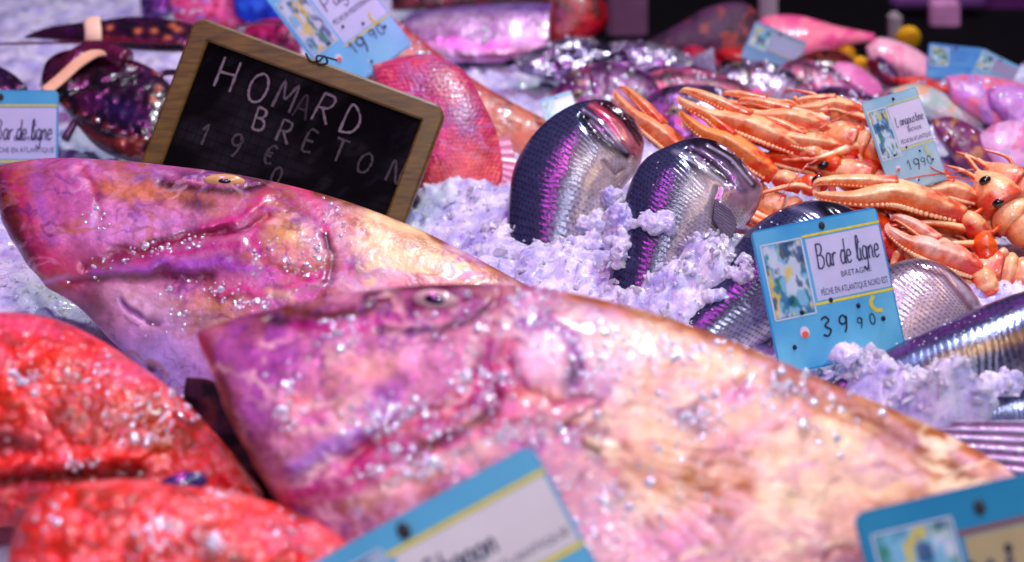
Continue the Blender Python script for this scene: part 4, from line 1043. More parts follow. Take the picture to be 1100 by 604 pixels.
class Card:
    """local frame of a flat card: origin at its top left, a to the right, b down, n out of the face (metres)"""
    def __init__(s, plane, tl, tr, bl):
        A, B, Cc = (plane.hit(np.array(float(q[0])), np.array(float(q[1]))) for q in (tl, tr, bl))
        s.o = A; s.W = np.linalg.norm(B - A); s.ex = (B - A) / s.W
        n = plane.n; s.n = n
        s.ey = np.cross(s.ex, n); s.ey /= np.linalg.norm(s.ey)
        if np.dot(s.ey, Cc - A) < 0: s.ey = -s.ey
        s.H = np.dot(Cc - A, s.ey)

    def pt(s, a, b, h=0.0):
        a = np.asarray(a, float); b = np.asarray(b, float)
        return s.o + a[..., None] * s.W * s.ex + b[..., None] * s.H * s.ey + np.asarray(h)[..., None] * s.n if np.ndim(a) else s.o + a * s.W * s.ex + b * s.H * s.ey + h * s.n

    def local(s, plane, px, py):
        P = plane.hit(np.array(float(px)), np.array(float(py))) - s.o
        return np.dot(P, s.ex) / s.W, np.dot(P, s.ey) / s.H

    def slab(s, mb, pts, h0, h1, col, grad=None):
        """a flat outline raised from h0 to h1; grad(a, b) may colour the face"""
        n = len(pts)
        a = np.array([p[0] for p in pts]); b = np.array([p[1] for p in pts])
        V = np.vstack([s.pt(a, b, np.full(n, h1)), s.pt(a, b, np.full(n, h0))])
        F = [tuple(range(n)), tuple(range(2 * n - 1, n - 1, -1))] + [(i, i + n, (i + 1) % n + n, (i + 1) % n) for i in range(n)]
        mb.add(V, F, lin(col))

    def sheet(s, mb, a0, a1, b0, b1, h, fn, na=24, nb=24):
        A, B = np.meshgrid(np.linspace(a0, a1, na), np.linspace(b0, b1, nb), indexing='ij')
        V = s.pt(A.ravel(), B.ravel(), np.full(A.size, h)); C = fn(A.ravel(), B.ravel())
        idx = np.arange(na * nb).reshape(na, nb)
        F = np.stack([idx[:-1, :-1], idx[1:, :-1], idx[1:, 1:], idx[:-1, 1:]], -1).reshape(-1, 4)
        mb.add(V, [tuple(f) for f in F], C)

    def pen(s, mb, pts, wd, h, col, wob=0.0):
        """a pen line of width wd (metres) through card points"""
        P = catmull(np.array(pts, float), max(6, 6 * (len(pts) - 1))) if len(pts) > 2 else np.linspace(pts[0], pts[1], 6)
        X = P[:, 0] * s.W; Y = P[:, 1] * s.H
        tx = np.gradient(X); ty = np.gradient(Y); L = np.hypot(tx, ty) + 1e-9
        nx, ny = -ty / L, tx / L
        w2 = wd / 2 * (1 + wob * 1.3 * (fbm(X * 900 + h * 1e5, Y * 900, int(abs(pts[0][0]) * 991) % 77, 3) * 2 + rng.normal(0, 0.15, len(X))))
        def at(x, y): return s.o + x[:, None] * s.ex + y[:, None] * s.ey + h * s.n
        V = np.vstack([at(X + nx * w2, Y + ny * w2), at(X - nx * w2, Y - ny * w2)])
        n = len(X)
        mb.add(V, [(i, i + 1, n + i + 1, n + i) for i in range(n - 1)], lin(col))

    def text(s, mb, txt, a, b, hgt, wd, h, col, slant=0.15, xs=1.0, wob=0.2, rise=0.0):
        """write txt with its baseline starting at (a, b); hgt = capital height in metres"""
        x = 0.0
        for ch in txt:
            for stn in GL.get(ch, []):
                pts = [(a + (x + (px + slant * py) * hgt * xs) / s.W, b - (py * hgt) / s.H - rise * (x + px * hgt * xs) / s.H) for px, py in stn]
                s.pen(mb, pts, wd, h, col, wob)
            x += ADV.get(ch, .72 if ch.isupper() else .48) * hgt * xs

    def fit(s, txt, room):
        return room * s.W / max(.1, sum(ADV.get(ch, .72 if ch.isupper() else .48) for ch in txt))

    def disc(s, mb, a, b, r, h0, h1, col, k=14, sx=1.0):
        t = np.linspace(0, 2 * math.pi, k, endpoint=False)
        s.slab(mb, [(a + r * sx * math.cos(q) / s.W, b + r * math.sin(q) / s.H) for q in t], h0, h1, col)


def printed_caps(card, mb, txt, a, b, hgt, h, col, width=None):
    """small printed capitals set with the built-in type face"""
    cu = bpy.data.curves.new('type', 'FONT'); cu.body = txt; cu.size = 1; cu.resolution_u = 2
    o = bpy.data.objects.new('type', cu); COL.objects.link(o)
    bpy.context.view_layer.update()
    me = bpy.data.meshes.new_from_object(o.evaluated_get(bpy.context.evaluated_depsgraph_get()))
    V = np.array([v.co[:] for v in me.vertices]); F = [tuple(p.vertices) for p in me.polygons]
    bpy.data.objects.remove(o); bpy.data.curves.remove(cu); bpy.data.meshes.remove(me)
    if not len(V): return
    sx = hgt / 0.72; wx = (width / (V[:, 0].max() - V[:, 0].min())) if width else sx
    X = a * card.W + (V[:, 0] - V[:, 0].min()) * wx; Y = b * card.H - V[:, 1] * sx
    mb.add(card.o + X[:, None] * card.ex + Y[:, None] * card.ey + h * card.n, F, lin(col))


def rounded(a0, a1, b0, b1, ra, rb, k=6):
    P = []
    for (cx, cy, q0) in ((a1 - ra, b0 + rb, -90), (a1 - ra, b1 - rb, 0), (a0 + ra, b1 - rb, 90), (a0 + ra, b0 + rb, 180)):
        for i in range(k + 1):
            q = math.radians(q0 + 90 * i / k); P.append((cx + ra * math.cos(q), cy + rb * math.sin(q)))
    return P


def ticket(label, plane, tl, tr, bl, title='', line2='', line3='', price=(), group='blue price tickets stuck in the ice', panel=True, blue=((30, 146, 200), (116, 212, 230)), paper=((204, 212, 234), (180, 200, 226)),
           rivets=((.55, .055), (.5, .565), (.26, .61), (.7, .64), (.87, .76), (.15, .83), (.52, .92)), yl=(226, 220, 40), t_at=(.5, .34), t_h=.17, big=True, stem=True, y2=0.575, y1=.105, top_line=True):
    c = Card(plane, tl, tr, bl)
    root = thing('price_ticket', label, 'price ticket', c.pt(.5, 1.0), group)
    m = MB()
    out = rounded(0, 1, 0, 1, .05, .05 * c.W / c.H)
    c.slab(m, out, -0.0012, 0.0, blue[0])

    def face(A, B):
        n = fbm(A * 3 + 3, B * 3, 5, 3)
        t = np.clip(0.35 + 0.9 * n + 0.35 * B, 0, 1)[:, None]
        return lin(blue[0]) * (1 - t) + lin(blue[1]) * t
    c.sheet(m, .012, .988, .012, .988, 0.0002, face)
    m.build('card', M_card, root, smooth=False)
    p = MB()
    c.sheet(p, .40 if panel else .05, .985, y1 + .02, y2 - .02, 0.0004, lambda A, B: lin(paper[0]) * (1 - np.clip(B + .6 * fbm(A * 5, B * 5, 8, 2), 0, 1))[:, None] + lin(paper[1]) * np.clip(B + .6 * fbm(A * 5, B * 5, 8, 2), 0, 1)[:, None])
    p.build('paper_panel', M_card, root, smooth=False)
    l = MB()
    l2 = MB()
    if top_line: c.pen(l2, [(.38, y1), (.995, y1)], 0.0017 * c.W / .1, 0.0006, yl)
    c.pen(l, [(.38, y2), (.995, y2)], 0.0019 * c.W / .1, 0.0006, yl)
    l.build('yellow_rule', M_ink, root, smooth=False); l2.build('yellow_rule', M_ink, root, smooth=False)
    if panel:
        q = MB()
        def art(A, B):
            C = np.tile(lin((120, 190, 208)), (len(A), 1))
            for sd, col, th in ((1, (14, 110, 140), .03), (2, (200, 222, 226), .06), (3, (24, 128, 70), .11), (4, (214, 202, 60), .15), (5, (10, 60, 110), .13)):
                n = fbm(A * 13 + sd * 9 + tl[0] * .37, B * 9 + tl[1] * .21, 40 + sd, 3); k = .85 * sst(th - .05, th + .10, n)[:, None]; C = C * (1 - k) + lin(col) * k
            return C
        c.sheet(q, .06, .36, .12, .62, 0.0004, art, 40, 50)
        for e in ([(.05, .11), (.37, .11)], [(.37, .11), (.37, .63)], [(.05, .63), (.37, .63)], [(.05, .11), (.05, .63)]): c.pen(q, e, 0.0009, 0.0007, (206, 222, 226))
        q.build('sea_picture', M_card, root, smooth=False)
    tx = MB(); W = c.W
    ink = (52, 58, 92)
    if title: hc = t_h * c.H; c.text(tx, title, .455, t_at[1], hc, 0.0012 * W / .1, 0.0008, ink, .10, min(1.0, c.fit(title, .50) / hc))
    if line2: printed_caps(c, tx, line2, .62, .425, .04 * c.H, 0.0008, ink, .24 * W)
    if line3: printed_caps(c, tx, line3, .44, .525, .045 * c.H, 0.0008, ink, .53 * W)
    for (ch, a, b, hh) in price:
        c.text(tx, ch, a, b, hh * c.H, 0.0016 * W / .1 * (hh / .13), 0.0008, (16, 26, 52), 0.0, 1.0, .1)
    if tx.n: tx.build('lettering', M_ink, root, smooth=False)
    if price:
        d = MB()
        c.disc(d, .25, .745, .045 * W, 0.0003, 0.0008, (226, 216, 226), 16, .8); c.disc(d, .25, .76, .026 * W, 0.0009, 0.0012, (226, 96, 60))
        d.build('seal_sticker', M_ink, root, smooth=False)
        cr = MB(); c.pen(cr, [(.83, .595), (.80, .64), (.825, .69), (.88, .705)], .012 * W / .4, 0.0007, (206, 206, 60)); cr.build('moon_mark', M_ink, root, smooth=False)
    for (a, b) in rivets:
        r = MB(); big_ = (a, b) == rivets[0]
        V, F = ell_geo(c.pt(a, b, 0.0008), [c.ex * W * (.024 if big_ else .017), c.ey * W * (.032 if big_ else .02), c.n * 0.0012], 14, 8)
        r.add(V, F, lin((46, 42, 40) if big_ else (24, 30, 56))); r.build('rivet', M_cloth, root)
    if stem:
        s = MB(); P0 = c.pt(.5, .9, -0.002); P1 = c.pt(.5, 1.25, -0.004)
        V, F, _, _ = tube_geo([P0, (P0 + P1) / 2, P1], [.0025, .0025, .0018], 8); s.add(V, F, lin((210, 214, 226))); s.build('stake', M_cloth, root)
    return c


def tickets():
    pr = (('3', .385, .80, .13), ('9', .525, .80, .12), ('9', .665, .795, .075), ('0', .765, .785, .075))
    ticket('upright blue ticket with a sea picture and the digits 39 90', Plane(890, 428, 62, 6), (806, 249), (941, 222), (843, 403), 'Bar de ligne', 'BRETAGNE', 'PÊCHE EN ATLANTIQUE NORD EST', pr)

    ticket('tall pale ticket tilted to the left, stuck in the langoustine pile', Plane(985, 290, 60, 0), (925, 111), (984, 93), (988, 202), 'Langoustine', 'BRETAGNE', 'PÊCHE EN ATLANTIQUE', (('1', .42, .80, .1), ('9', .53, .82, .12), ('9', .66, .8, .09), ('0', .77, .8, .09)),
           blue=((120, 186, 204), (176, 214, 216)), paper=((214, 214, 232), (206, 214, 226)), t_h=.10, t_at=(.42, .34))
    ticket('blue ticket tilted behind the top edge of the chalkboard', Plane(380, 190, 58, 0), (283, -4), (361, -60), (344, 120), 'Pagre', '', 'PÊCHE EN MEDITERRANEE', (('1', .42, .80, .1), ('9', .5, .84, .14), ('9', .68, .8, .09), ('0', .78, .8, .09)), blue=((40, 176, 224), (110, 210, 232)),
           paper=((196, 216, 236), (180, 208, 232)), t_h=.12, t_at=(.5, .4), y2=.70)
    ticket('pale blue ticket cut off by the left edge, above the snout of the mauve fish', Plane(20, 220, 62, 0), (-60, 97), (63, 97), (-60, 225), 'Bar de ligne', 'BRETAGNE', 'PÊCHE EN ATLANTIQUE', pr, blue=((64, 172, 208), (104, 200, 220)), t_at=(.34, .42), rivets=((.5, .06),), y1=.13, y2=.6)
    ticket('blurred blue ticket with a dark rivet, at the bottom centre before the largest fish', Plane(520, 700, 60, 0, 0.05), (296, 626), (571, 476), (400, 800), 'Chapon', '', 'PÊCHE EN ATLANTIQUE', (), blue=((84, 178, 206), (100, 190, 212)), paper=((222, 226, 216), (218, 220, 208)),
           panel=True, t_at=(.50, .42), rivets=((.47, .085),), y1=.16, y2=.60, t_h=.14, stem=False)
    ticket('blurred yellowish ticket with a blue top edge in the bottom right corner', Plane(1010, 690, 60, 0, 0.04), (916, 552), (1180, 490), (950, 800), 'Merlu', '', 'PÊCHE EN ATLANTIQUE', (), blue=((30, 130, 166), (50, 150, 176)), paper=((176, 166, 116), (160, 154, 108)),
           panel=True, t_at=(.46, .5), rivets=((.49, .10), (.56, .30), (.47, .36), (.40, .34)), yl=(140, 70, 40), y1=.19, y2=.62, stem=False)
    ticket('tiny blue ticket between the speckled brown fish and the leftmost sea bass', Plane(600, 165, 62, 0), (579, 108), (613, 97), (583, 148), '', '', 'PRIX', (), blue=((60, 160, 210), (90, 180, 214)), rivets=((.5, .08),))
    ticket('blurred blue grey ticket standing before the pink fillet at the back', Plane(836, 90, 62, 0), (812, 22), (867, 46), (807, 66), '', '', '', (), blue=((70, 130, 176), (120, 160, 190)), paper=((150, 170, 196), (170, 160, 190)), rivets=((.5, .08),), yl=(176, 176, 140))
    ticket('blurred bright blue ticket at the back right, the left one of the touching pair', Plane(1030, 105, 60, 0), (998, 46), (1056, 52), (1006, 84), '', '', '', (), blue=((30, 110, 190), (90, 170, 214)), paper=((60, 130, 200), (90, 170, 214)), rivets=((.5, .08),), yl=(90, 170, 214))
    ticket('blurred pale blue ticket at the back right edge, the right one of the touching pair', Plane(1075, 112, 60, 0), (1056, 52), (1096, 72), (1050, 86), '', '', '', (), blue=((100, 170, 206), (130, 180, 206)), paper=((150, 140, 170), (140, 150, 180)), rivets=((.5, .08),), yl=(130, 180, 206))


def chalkboard():
    pl = Plane(300, 268, 64, 0)
    c = Card(pl, (212, 18), (481, 117), (143, 200))
    root = thing('chalkboard', 'black slate chalkboard in a wooden frame with chalk writing, leaning over the lobster', 'chalkboard', c.pt(.5, 1.0))
    W, H = c.W, c.H; fw = 0.0165
    fa, fb = fw / W, fw / H
    s = MB(); c.slab(s, [(fa * .8, fb * .8), (1 - fa * .8, fb * .8), (1 - fa * .8, 1 - fb * .8), (fa * .8, 1 - fb * .8)], -0.004, 0.001, (6, 5, 8)); sl_ = s.build('slate', M_slate, root, smooth=False)
    ds = MB(); c.sheet(ds, fa, 1 - fa, fb, 1 - fb, 0.0012, lambda A, B: lin((6, 5, 8)) + (lin((30, 28, 32)) * (sst(0.02, 0.30, fbm(A * 5 + B * 2, B * 3.4, 812, 5)) * .8 + .5 * sst(.08, .3, fbm(A * 26 + B * 9, B * 8, 815, 3)))[:, None]), 120, 90); ds.build('chalk_dust', M_slate, sl_, smooth=False)
    g = MB()
    for i in range(1, 22): c.pen(g, [(fa + (1 - 2 * fa) * i / 22, fb), (fa + (1 - 2 * fa) * i / 22, 1 - fb)], 0.0005, 0.0013, (10, 9, 12))
    for i in range(1, 14): c.pen(g, [(fa, fb + (1 - 2 * fb) * i / 14), (1 - fa, fb + (1 - 2 * fb) * i / 14)], 0.0005, 0.0015, (10, 9, 12))
    g.build('ruled_grid', M_chalk, root, smooth=False)
    out = rounded(0, 1, 0, 1, .05, .05 * W / H, 8)
    inn = rounded(fa, 1 - fa, fb, 1 - fb, .004, .004 * W / H, 8)
    f = MB(); n = len(out); hs = 0.006
    def ring(P, h): return c.pt(np.array([q[0] for q in P]), np.array([q[1] for q in P]), np.full(len(P), h))
    mid0 = [(o[0] + (i[0] - o[0]) * .12, o[1] + (i[1] - o[1]) * .12) for o, i in zip(out, inn)]; mid1 = [(o[0] + (i[0] - o[0]) * .9, o[1] + (i[1] - o[1]) * .9) for o, i in zip(out, inn)]
    V = np.vstack([ring(out, -0.006), ring(out, hs - .0015), ring(mid0, hs), ring(mid1, hs), ring(inn, hs - .0012), ring(inn, -0.006)])
    F = []
    for k in range(5):
        for i in range(n): F.append((k * n + i, k * n + (i + 1) % n, (k + 1) * n + (i + 1) % n, (k + 1) * n + i))
    for i in range(n): F.append((5 * n + i, 5 * n + (i + 1) % n, (i + 1) % n, i))
    f.add(V, F, lin((150, 98, 44))); f.build('wooden_frame', M_wood, root, smooth=False)
    t = MB()
    def word(items):
        for ch, px, py, sz, al in items:
            a, b = c.local(pl, px, py)
            k = (np.array((214, 206, 206)) * al * .72 + np.array((6, 5, 8)) * (1 - al))
            h = sz * (0.00070 if py < 128 and px < 400 else 0.00064)
            c.text(t, ch, a - .3 * h / W, b + .5 * h / H, h * 1.12, 0.0018, 0.0019, k, rng.uniform(-.05, .12), .95, .5)
    word([('H', 244, 82, 33, .82), ('O', 277, 96, 32, .82), ('M', 305, 105, 30, .6), ('A', 325, 116, 26, .34), ('R', 347, 118, 31, .75), ('D', 376, 131, 33, .8),
          ('B', 280, 130, 26, .78), ('R', 306, 143, 26, .6), ('E', 333, 153, 24, .42), ('T', 364, 163, 26, .5), ('O', 391, 176, 24, .42), ('N', 424, 186, 26, .45),
          ('1', 222, 147, 24, .5), ('9', 254, 158, 28, .45), ('€', 289, 167, 22, .42), ('0', 297, 190, 22, .42)])
    t.build('chalk_writing', M_chalk, root, smooth=False)
    # wooden prop leg behind, standing in the ice
    lg = MB(); P0 = c.pt(.5, .3, -0.008); P1 = np.array([P0[0], P0[1] + 0.10, 0.0])
    V, F, _, _ = tube_geo([P0, (P0 + P1) / 2, P1], [.006, .006, .006], 8); lg.add(V, F, lin((130, 84, 40))); lg.build('prop_leg', M_wood, root)
    wm = MB()                                       # the little twist of wire on the top rail
    a, b = c.local(pl, 345, 67)
    P = [c.pt(a + da, b + db, 0.0075 + dh) for da, db, dh in ((-.06, -.01, 0), (-.03, .02, .001), (0, .005, .002), (.012, -.03, .003), (.03, .0, .002), (0, .02, .002), (-.01, -.02, .003), (.06, -.035, 0))]
    V, F, _, _ = tube_geo(catmull(P, 50), np.full(50, 0.0009), 6); wm.add(V, F, lin((40, 32, 36))); wm.build('wire_twist', M_cloth, root)


# ================================================================== LOBSTER
def lobster():
    PLo = Plane(120, 205, 38)
    t = thing('lobster', 'dark purple lobster with cream bands on its claws, left of and behind the chalkboard', 'lobster', PLo.hit(np.array(170.), np.array(180.)))
    dark = (44, 9, 30); mag = (96, 26, 84); brn = (70, 30, 28)

    def pc(p):
        p.mottle((104, 26, 78), 18, 0.03, 0.7, 0.1); p.mottle((20, 10, 30), 22, 0.05, 0.8, 0.1, seed=4)
        p.stroke([(72, 130), (110, 152), (160, 168)], 6, (150, 66, 50), 0.7)
        p.blob((150, 78), (24, 18), (104, 36, 110), 0.7); p.blob((130, 118), (34, 12), (60, 40, 110), 0.6, 15)
        for q in [(168, 78), (170, 96), (166, 108), (142, 150), (152, 154), (130, 152)]: p.blob(q, (5, 4), (224, 130, 84), 0.85)
        p.stroke([(60, 108), (100, 92), (150, 84)], 4, (20, 6, 18), .9, -.003); p.stroke([(70, 66), (110, 60), (150, 72)], 6, (110, 26, 50), .6, .002)
        for k_ in range(9): p.blob((56 + k_ * 14, 110 + k_ * 6.5 - .5 * (k_ - 4) ** 2), (5, 4), (150, 60, 50), .8, 0, .004)
        p.rough(0.006, 22, 3); p.rough(0.0022, 8, 3, 2)
    st = [((42, 92), (50, 104)), ((50, 66), (62, 112)), ((72, 54), (80, 132)), ((104, 54), (104, 158)), ((136, 62), (132, 172)), ((164, 74), (164, 176)), ((184, 92), (192, 168)), ((204, 112), (208, 150))]
    o, g = relief('crusher_claw', st, PLo, 0.026, [.5, .8, 1, 1, 1, .9, .7, .45], dark, pc, M_lob, t, 110, 70, 9, 0.08, 0.06)
    # split finger above the hand
    pts = [(60, 96), (84, 62), (112, 56), (136, 66)]
    fm = MB(); P = PLo.hit(*np.array(catmull(pts, 24)).T, np.full(24, 0.020)); V, F, sd, run = tube_geo(P, np.interp(np.linspace(0, 1, 24), [0, .3, 1], [.004, .0095, .011]), 14)
    fm.add(V, F, lin((88, 18, 52))); fm.build('finger', M_lob, o)
    bm_ = MB(); pts = [(48, 99), (66, 84), (84, 68), (104, 56), (124, 54)]
    P = PLo.hit(*np.array(catmull(pts, 30)).T, np.full(30, 0.029)); V, F, _, _ = tube_geo(P, np.full(30, .0062), 12, 0.35); bm_.add(V, F, lin((244, 196, 150))); bm_.build('claw_band', M_cloth, o)

    def pc2(p):
        p.mottle((84, 20, 92), 16, 0.0, 0.8, 0.1); p.mottle((28, 10, 32), 14, 0.06, 0.8, 0.1, seed=3); p.stroke([(110, 41), (150, 44), (196, 46)], 3, (150, 52, 40), 0.8)
        for q in [(118, 31), (148, 33), (166, 33), (180, 41), (186, 27), (192, 31)]: p.blob(q, (4, 3), (236, 150, 100), 0.9)
        p.rough(0.002, 12, 3)
    st = [((26, 39), (27, 41)), ((50, 30), (52, 43)), ((80, 25), (82, 47)), ((110, 22), (110, 50)), ((140, 18), (140, 54)), ((175, 20), (175, 56)), ((205, 26), (205, 56)), ((230, 34), (230, 52))]
    PLc = Plane(120, 120, 38, 0, 0.03)
    o2, g2 = relief('cutter_claw', st, PLc, 0.014, [.3, .6, .8, .9, 1, 1, .8, .5], (70, 16, 58), pc2, M_lob, t, 90, 40, 19, 0.05, 0.06, 0.6, 2.0)
    b2 = MB(); P = PLc.hit(np.array([99., 99, 100, 100, 101]), np.array([20., 26, 34, 42, 48]), np.array([.006, .013, .0155, .013, .006])); V, F, _, _ = tube_geo(catmull(P, 16), np.full(16, .0085), 12, 0.3); b2.add(V, F, lin((246, 214, 176))); b2.build('claw_band', M_cloth, o2)
    # body behind the board, ending in the tail that shows past its right edge
    PB = Plane(300, 232, 30)
    m = MB(); P = PB.hit(*catmull([(196, 78), (230, 110), (270, 140), (300, 150)], 24).T, np.full(24, 0.0)); V, F, sd, _ = tube_geo(P, np.interp(np.linspace(0, 1, 24), [0, .2, .6, 1], [.006, .022, .030, .028]), 18); m.add(V, F, lin(dark)); m.build('carapace', M_lob, t)
    m = MB(); Q = catmull([(300, 150), (350, 175), (400, 205), (446, 232)], 37)
    for i in range(6):
        P = PB.hit(*Q[i * 6:i * 6 + 8].T, np.full(len(Q[i * 6:i * 6 + 8]), 0.0)); V, F, _, _ = tube_geo(P, np.linspace(.029 - i * .002, .026 - i * .002, len(P)), 18); m.add(V, F, lin((34, 16, 44)))
    m.build('abdomen', M_lob, t)
    m = MB()
    for a in (-40, -15, 10, 35):
        q0 = np.array((438., 226.)); q1 = q0 + 26 * np.array((math.cos(math.radians(a + 50)), math.sin(math.radians(a + 50))))
        P = PB.hit(np.linspace(q0[0], q1[0], 8), np.linspace(q0[1], q1[1], 8), np.full(8, 0.004)); V, F, _, _ = tube_geo(P, [.004, .008, .010, .011, .011, .010, .007, .003], 12, .3); m.add(V, F, lin((28, 16, 44)))
    m.build('tail_fan', M_lob, t)
    for pts in ([(196, 46), (120, 45), (60, 46), (-40, 48)], [(200, 46), (250, 30), (290, 24), (330, 30)]):
        m = MB(); P = PLc.hit(*catmull(pts, 40).T, np.full(40, 0.020)); V, F, _, _ = tube_geo(P, np.linspace(.0022, .0010, 40), 8); m.add(V, F, lin((96, 10, 44))); m.build('antenna', M_lob, t)
    for pts in ([(200, 110), (176, 92), (160, 82), (168, 104)], [(210, 130), (184, 112), (172, 118)], [(150, 160), (190, 182), (214, 180)], [(210, 84), (180, 78), (156, 92)], [(70, 150), (86, 128), (110, 150)]):
        m = MB(); P = PLo.hit(*catmull(pts, 20).T, np.full(20, 0.006)); V, F, _, run = tube_geo(P, np.linspace(.0042, .0018, 20), 8)
        k = sst(.55, .95, run)[:, None]; m.add(V, F, lin((60, 24, 60)) * (1 - k) + lin((226, 130, 80)) * k); m.build('walking_leg', M_lob, t)
    t2 = thing('lobster', 'second dark lobster, only a claw tip showing at the left edge above the pale ticket', 'lobster', PLo.hit(np.array(0.), np.array(120.)))
    o3, g3 = relief('claw', [((-90, 60), (-90, 160)), ((-50, 58), (-50, 140)), ((-15, 66), (-15, 118)), ((12, 78), (12, 104)), ((30, 94), (30, 98))], PLo, .02, [1, 1, .8, .5, .3], (60, 24, 72), pc, M_lob, t2, 50, 40, 29, .05, .08)
    m = MB(); P = PLo.hit(*catmull([(-90, 120), (-110, 170), (-130, 220)], 12).T, np.full(12, 0.)); V, F, _, _ = tube_geo(P, np.full(12, .014), 12); m.add(V, F, lin(dark)); m.build('claw_arm', M_lob, t2)


# ================================================================== THINGS BEHIND
def slab_fish(name, label, cat, st, wd, plane, T, base, pat, mat, seed, group=None, eye=None, part='body', drops=(), nu=80, nv=50, fins=()):
    t = thing(name, label, cat, plane.hit(np.array(float(st[len(st) // 2][1][0])), np.array(float(st[len(st) // 2][1][1]))), group)
    o, g = relief(part, st, plane, T, wd, base, pat, mat, t, nu, nv, seed, 0.06, 0.06)
    if eye: eye_part(g, *eye, t, (150, 130, 110), (16, 12, 24))
    if drops: droplets(g, drops, t, (0.0012, 0.0028))
    for b, tp, c0, c1, nm in fins: fin_sheet(b, tp, plane, (T * .2, T * .1), t, c0, c1, 8, nm, 0.001)
    return t, g


def mot(cols, scale=14, strokes=(), amp=0.003):
    def f(p):
        for i, (c, th) in enumerate(cols): p.mottle(c, scale, th, 0.85, 0.1, seed=i * 3)
        for s in strokes: p.stroke(*s)
        p.rough(amp, scale * 1.5, 3); p.rough(amp * .4, scale * .5, 3, 2)
    return f


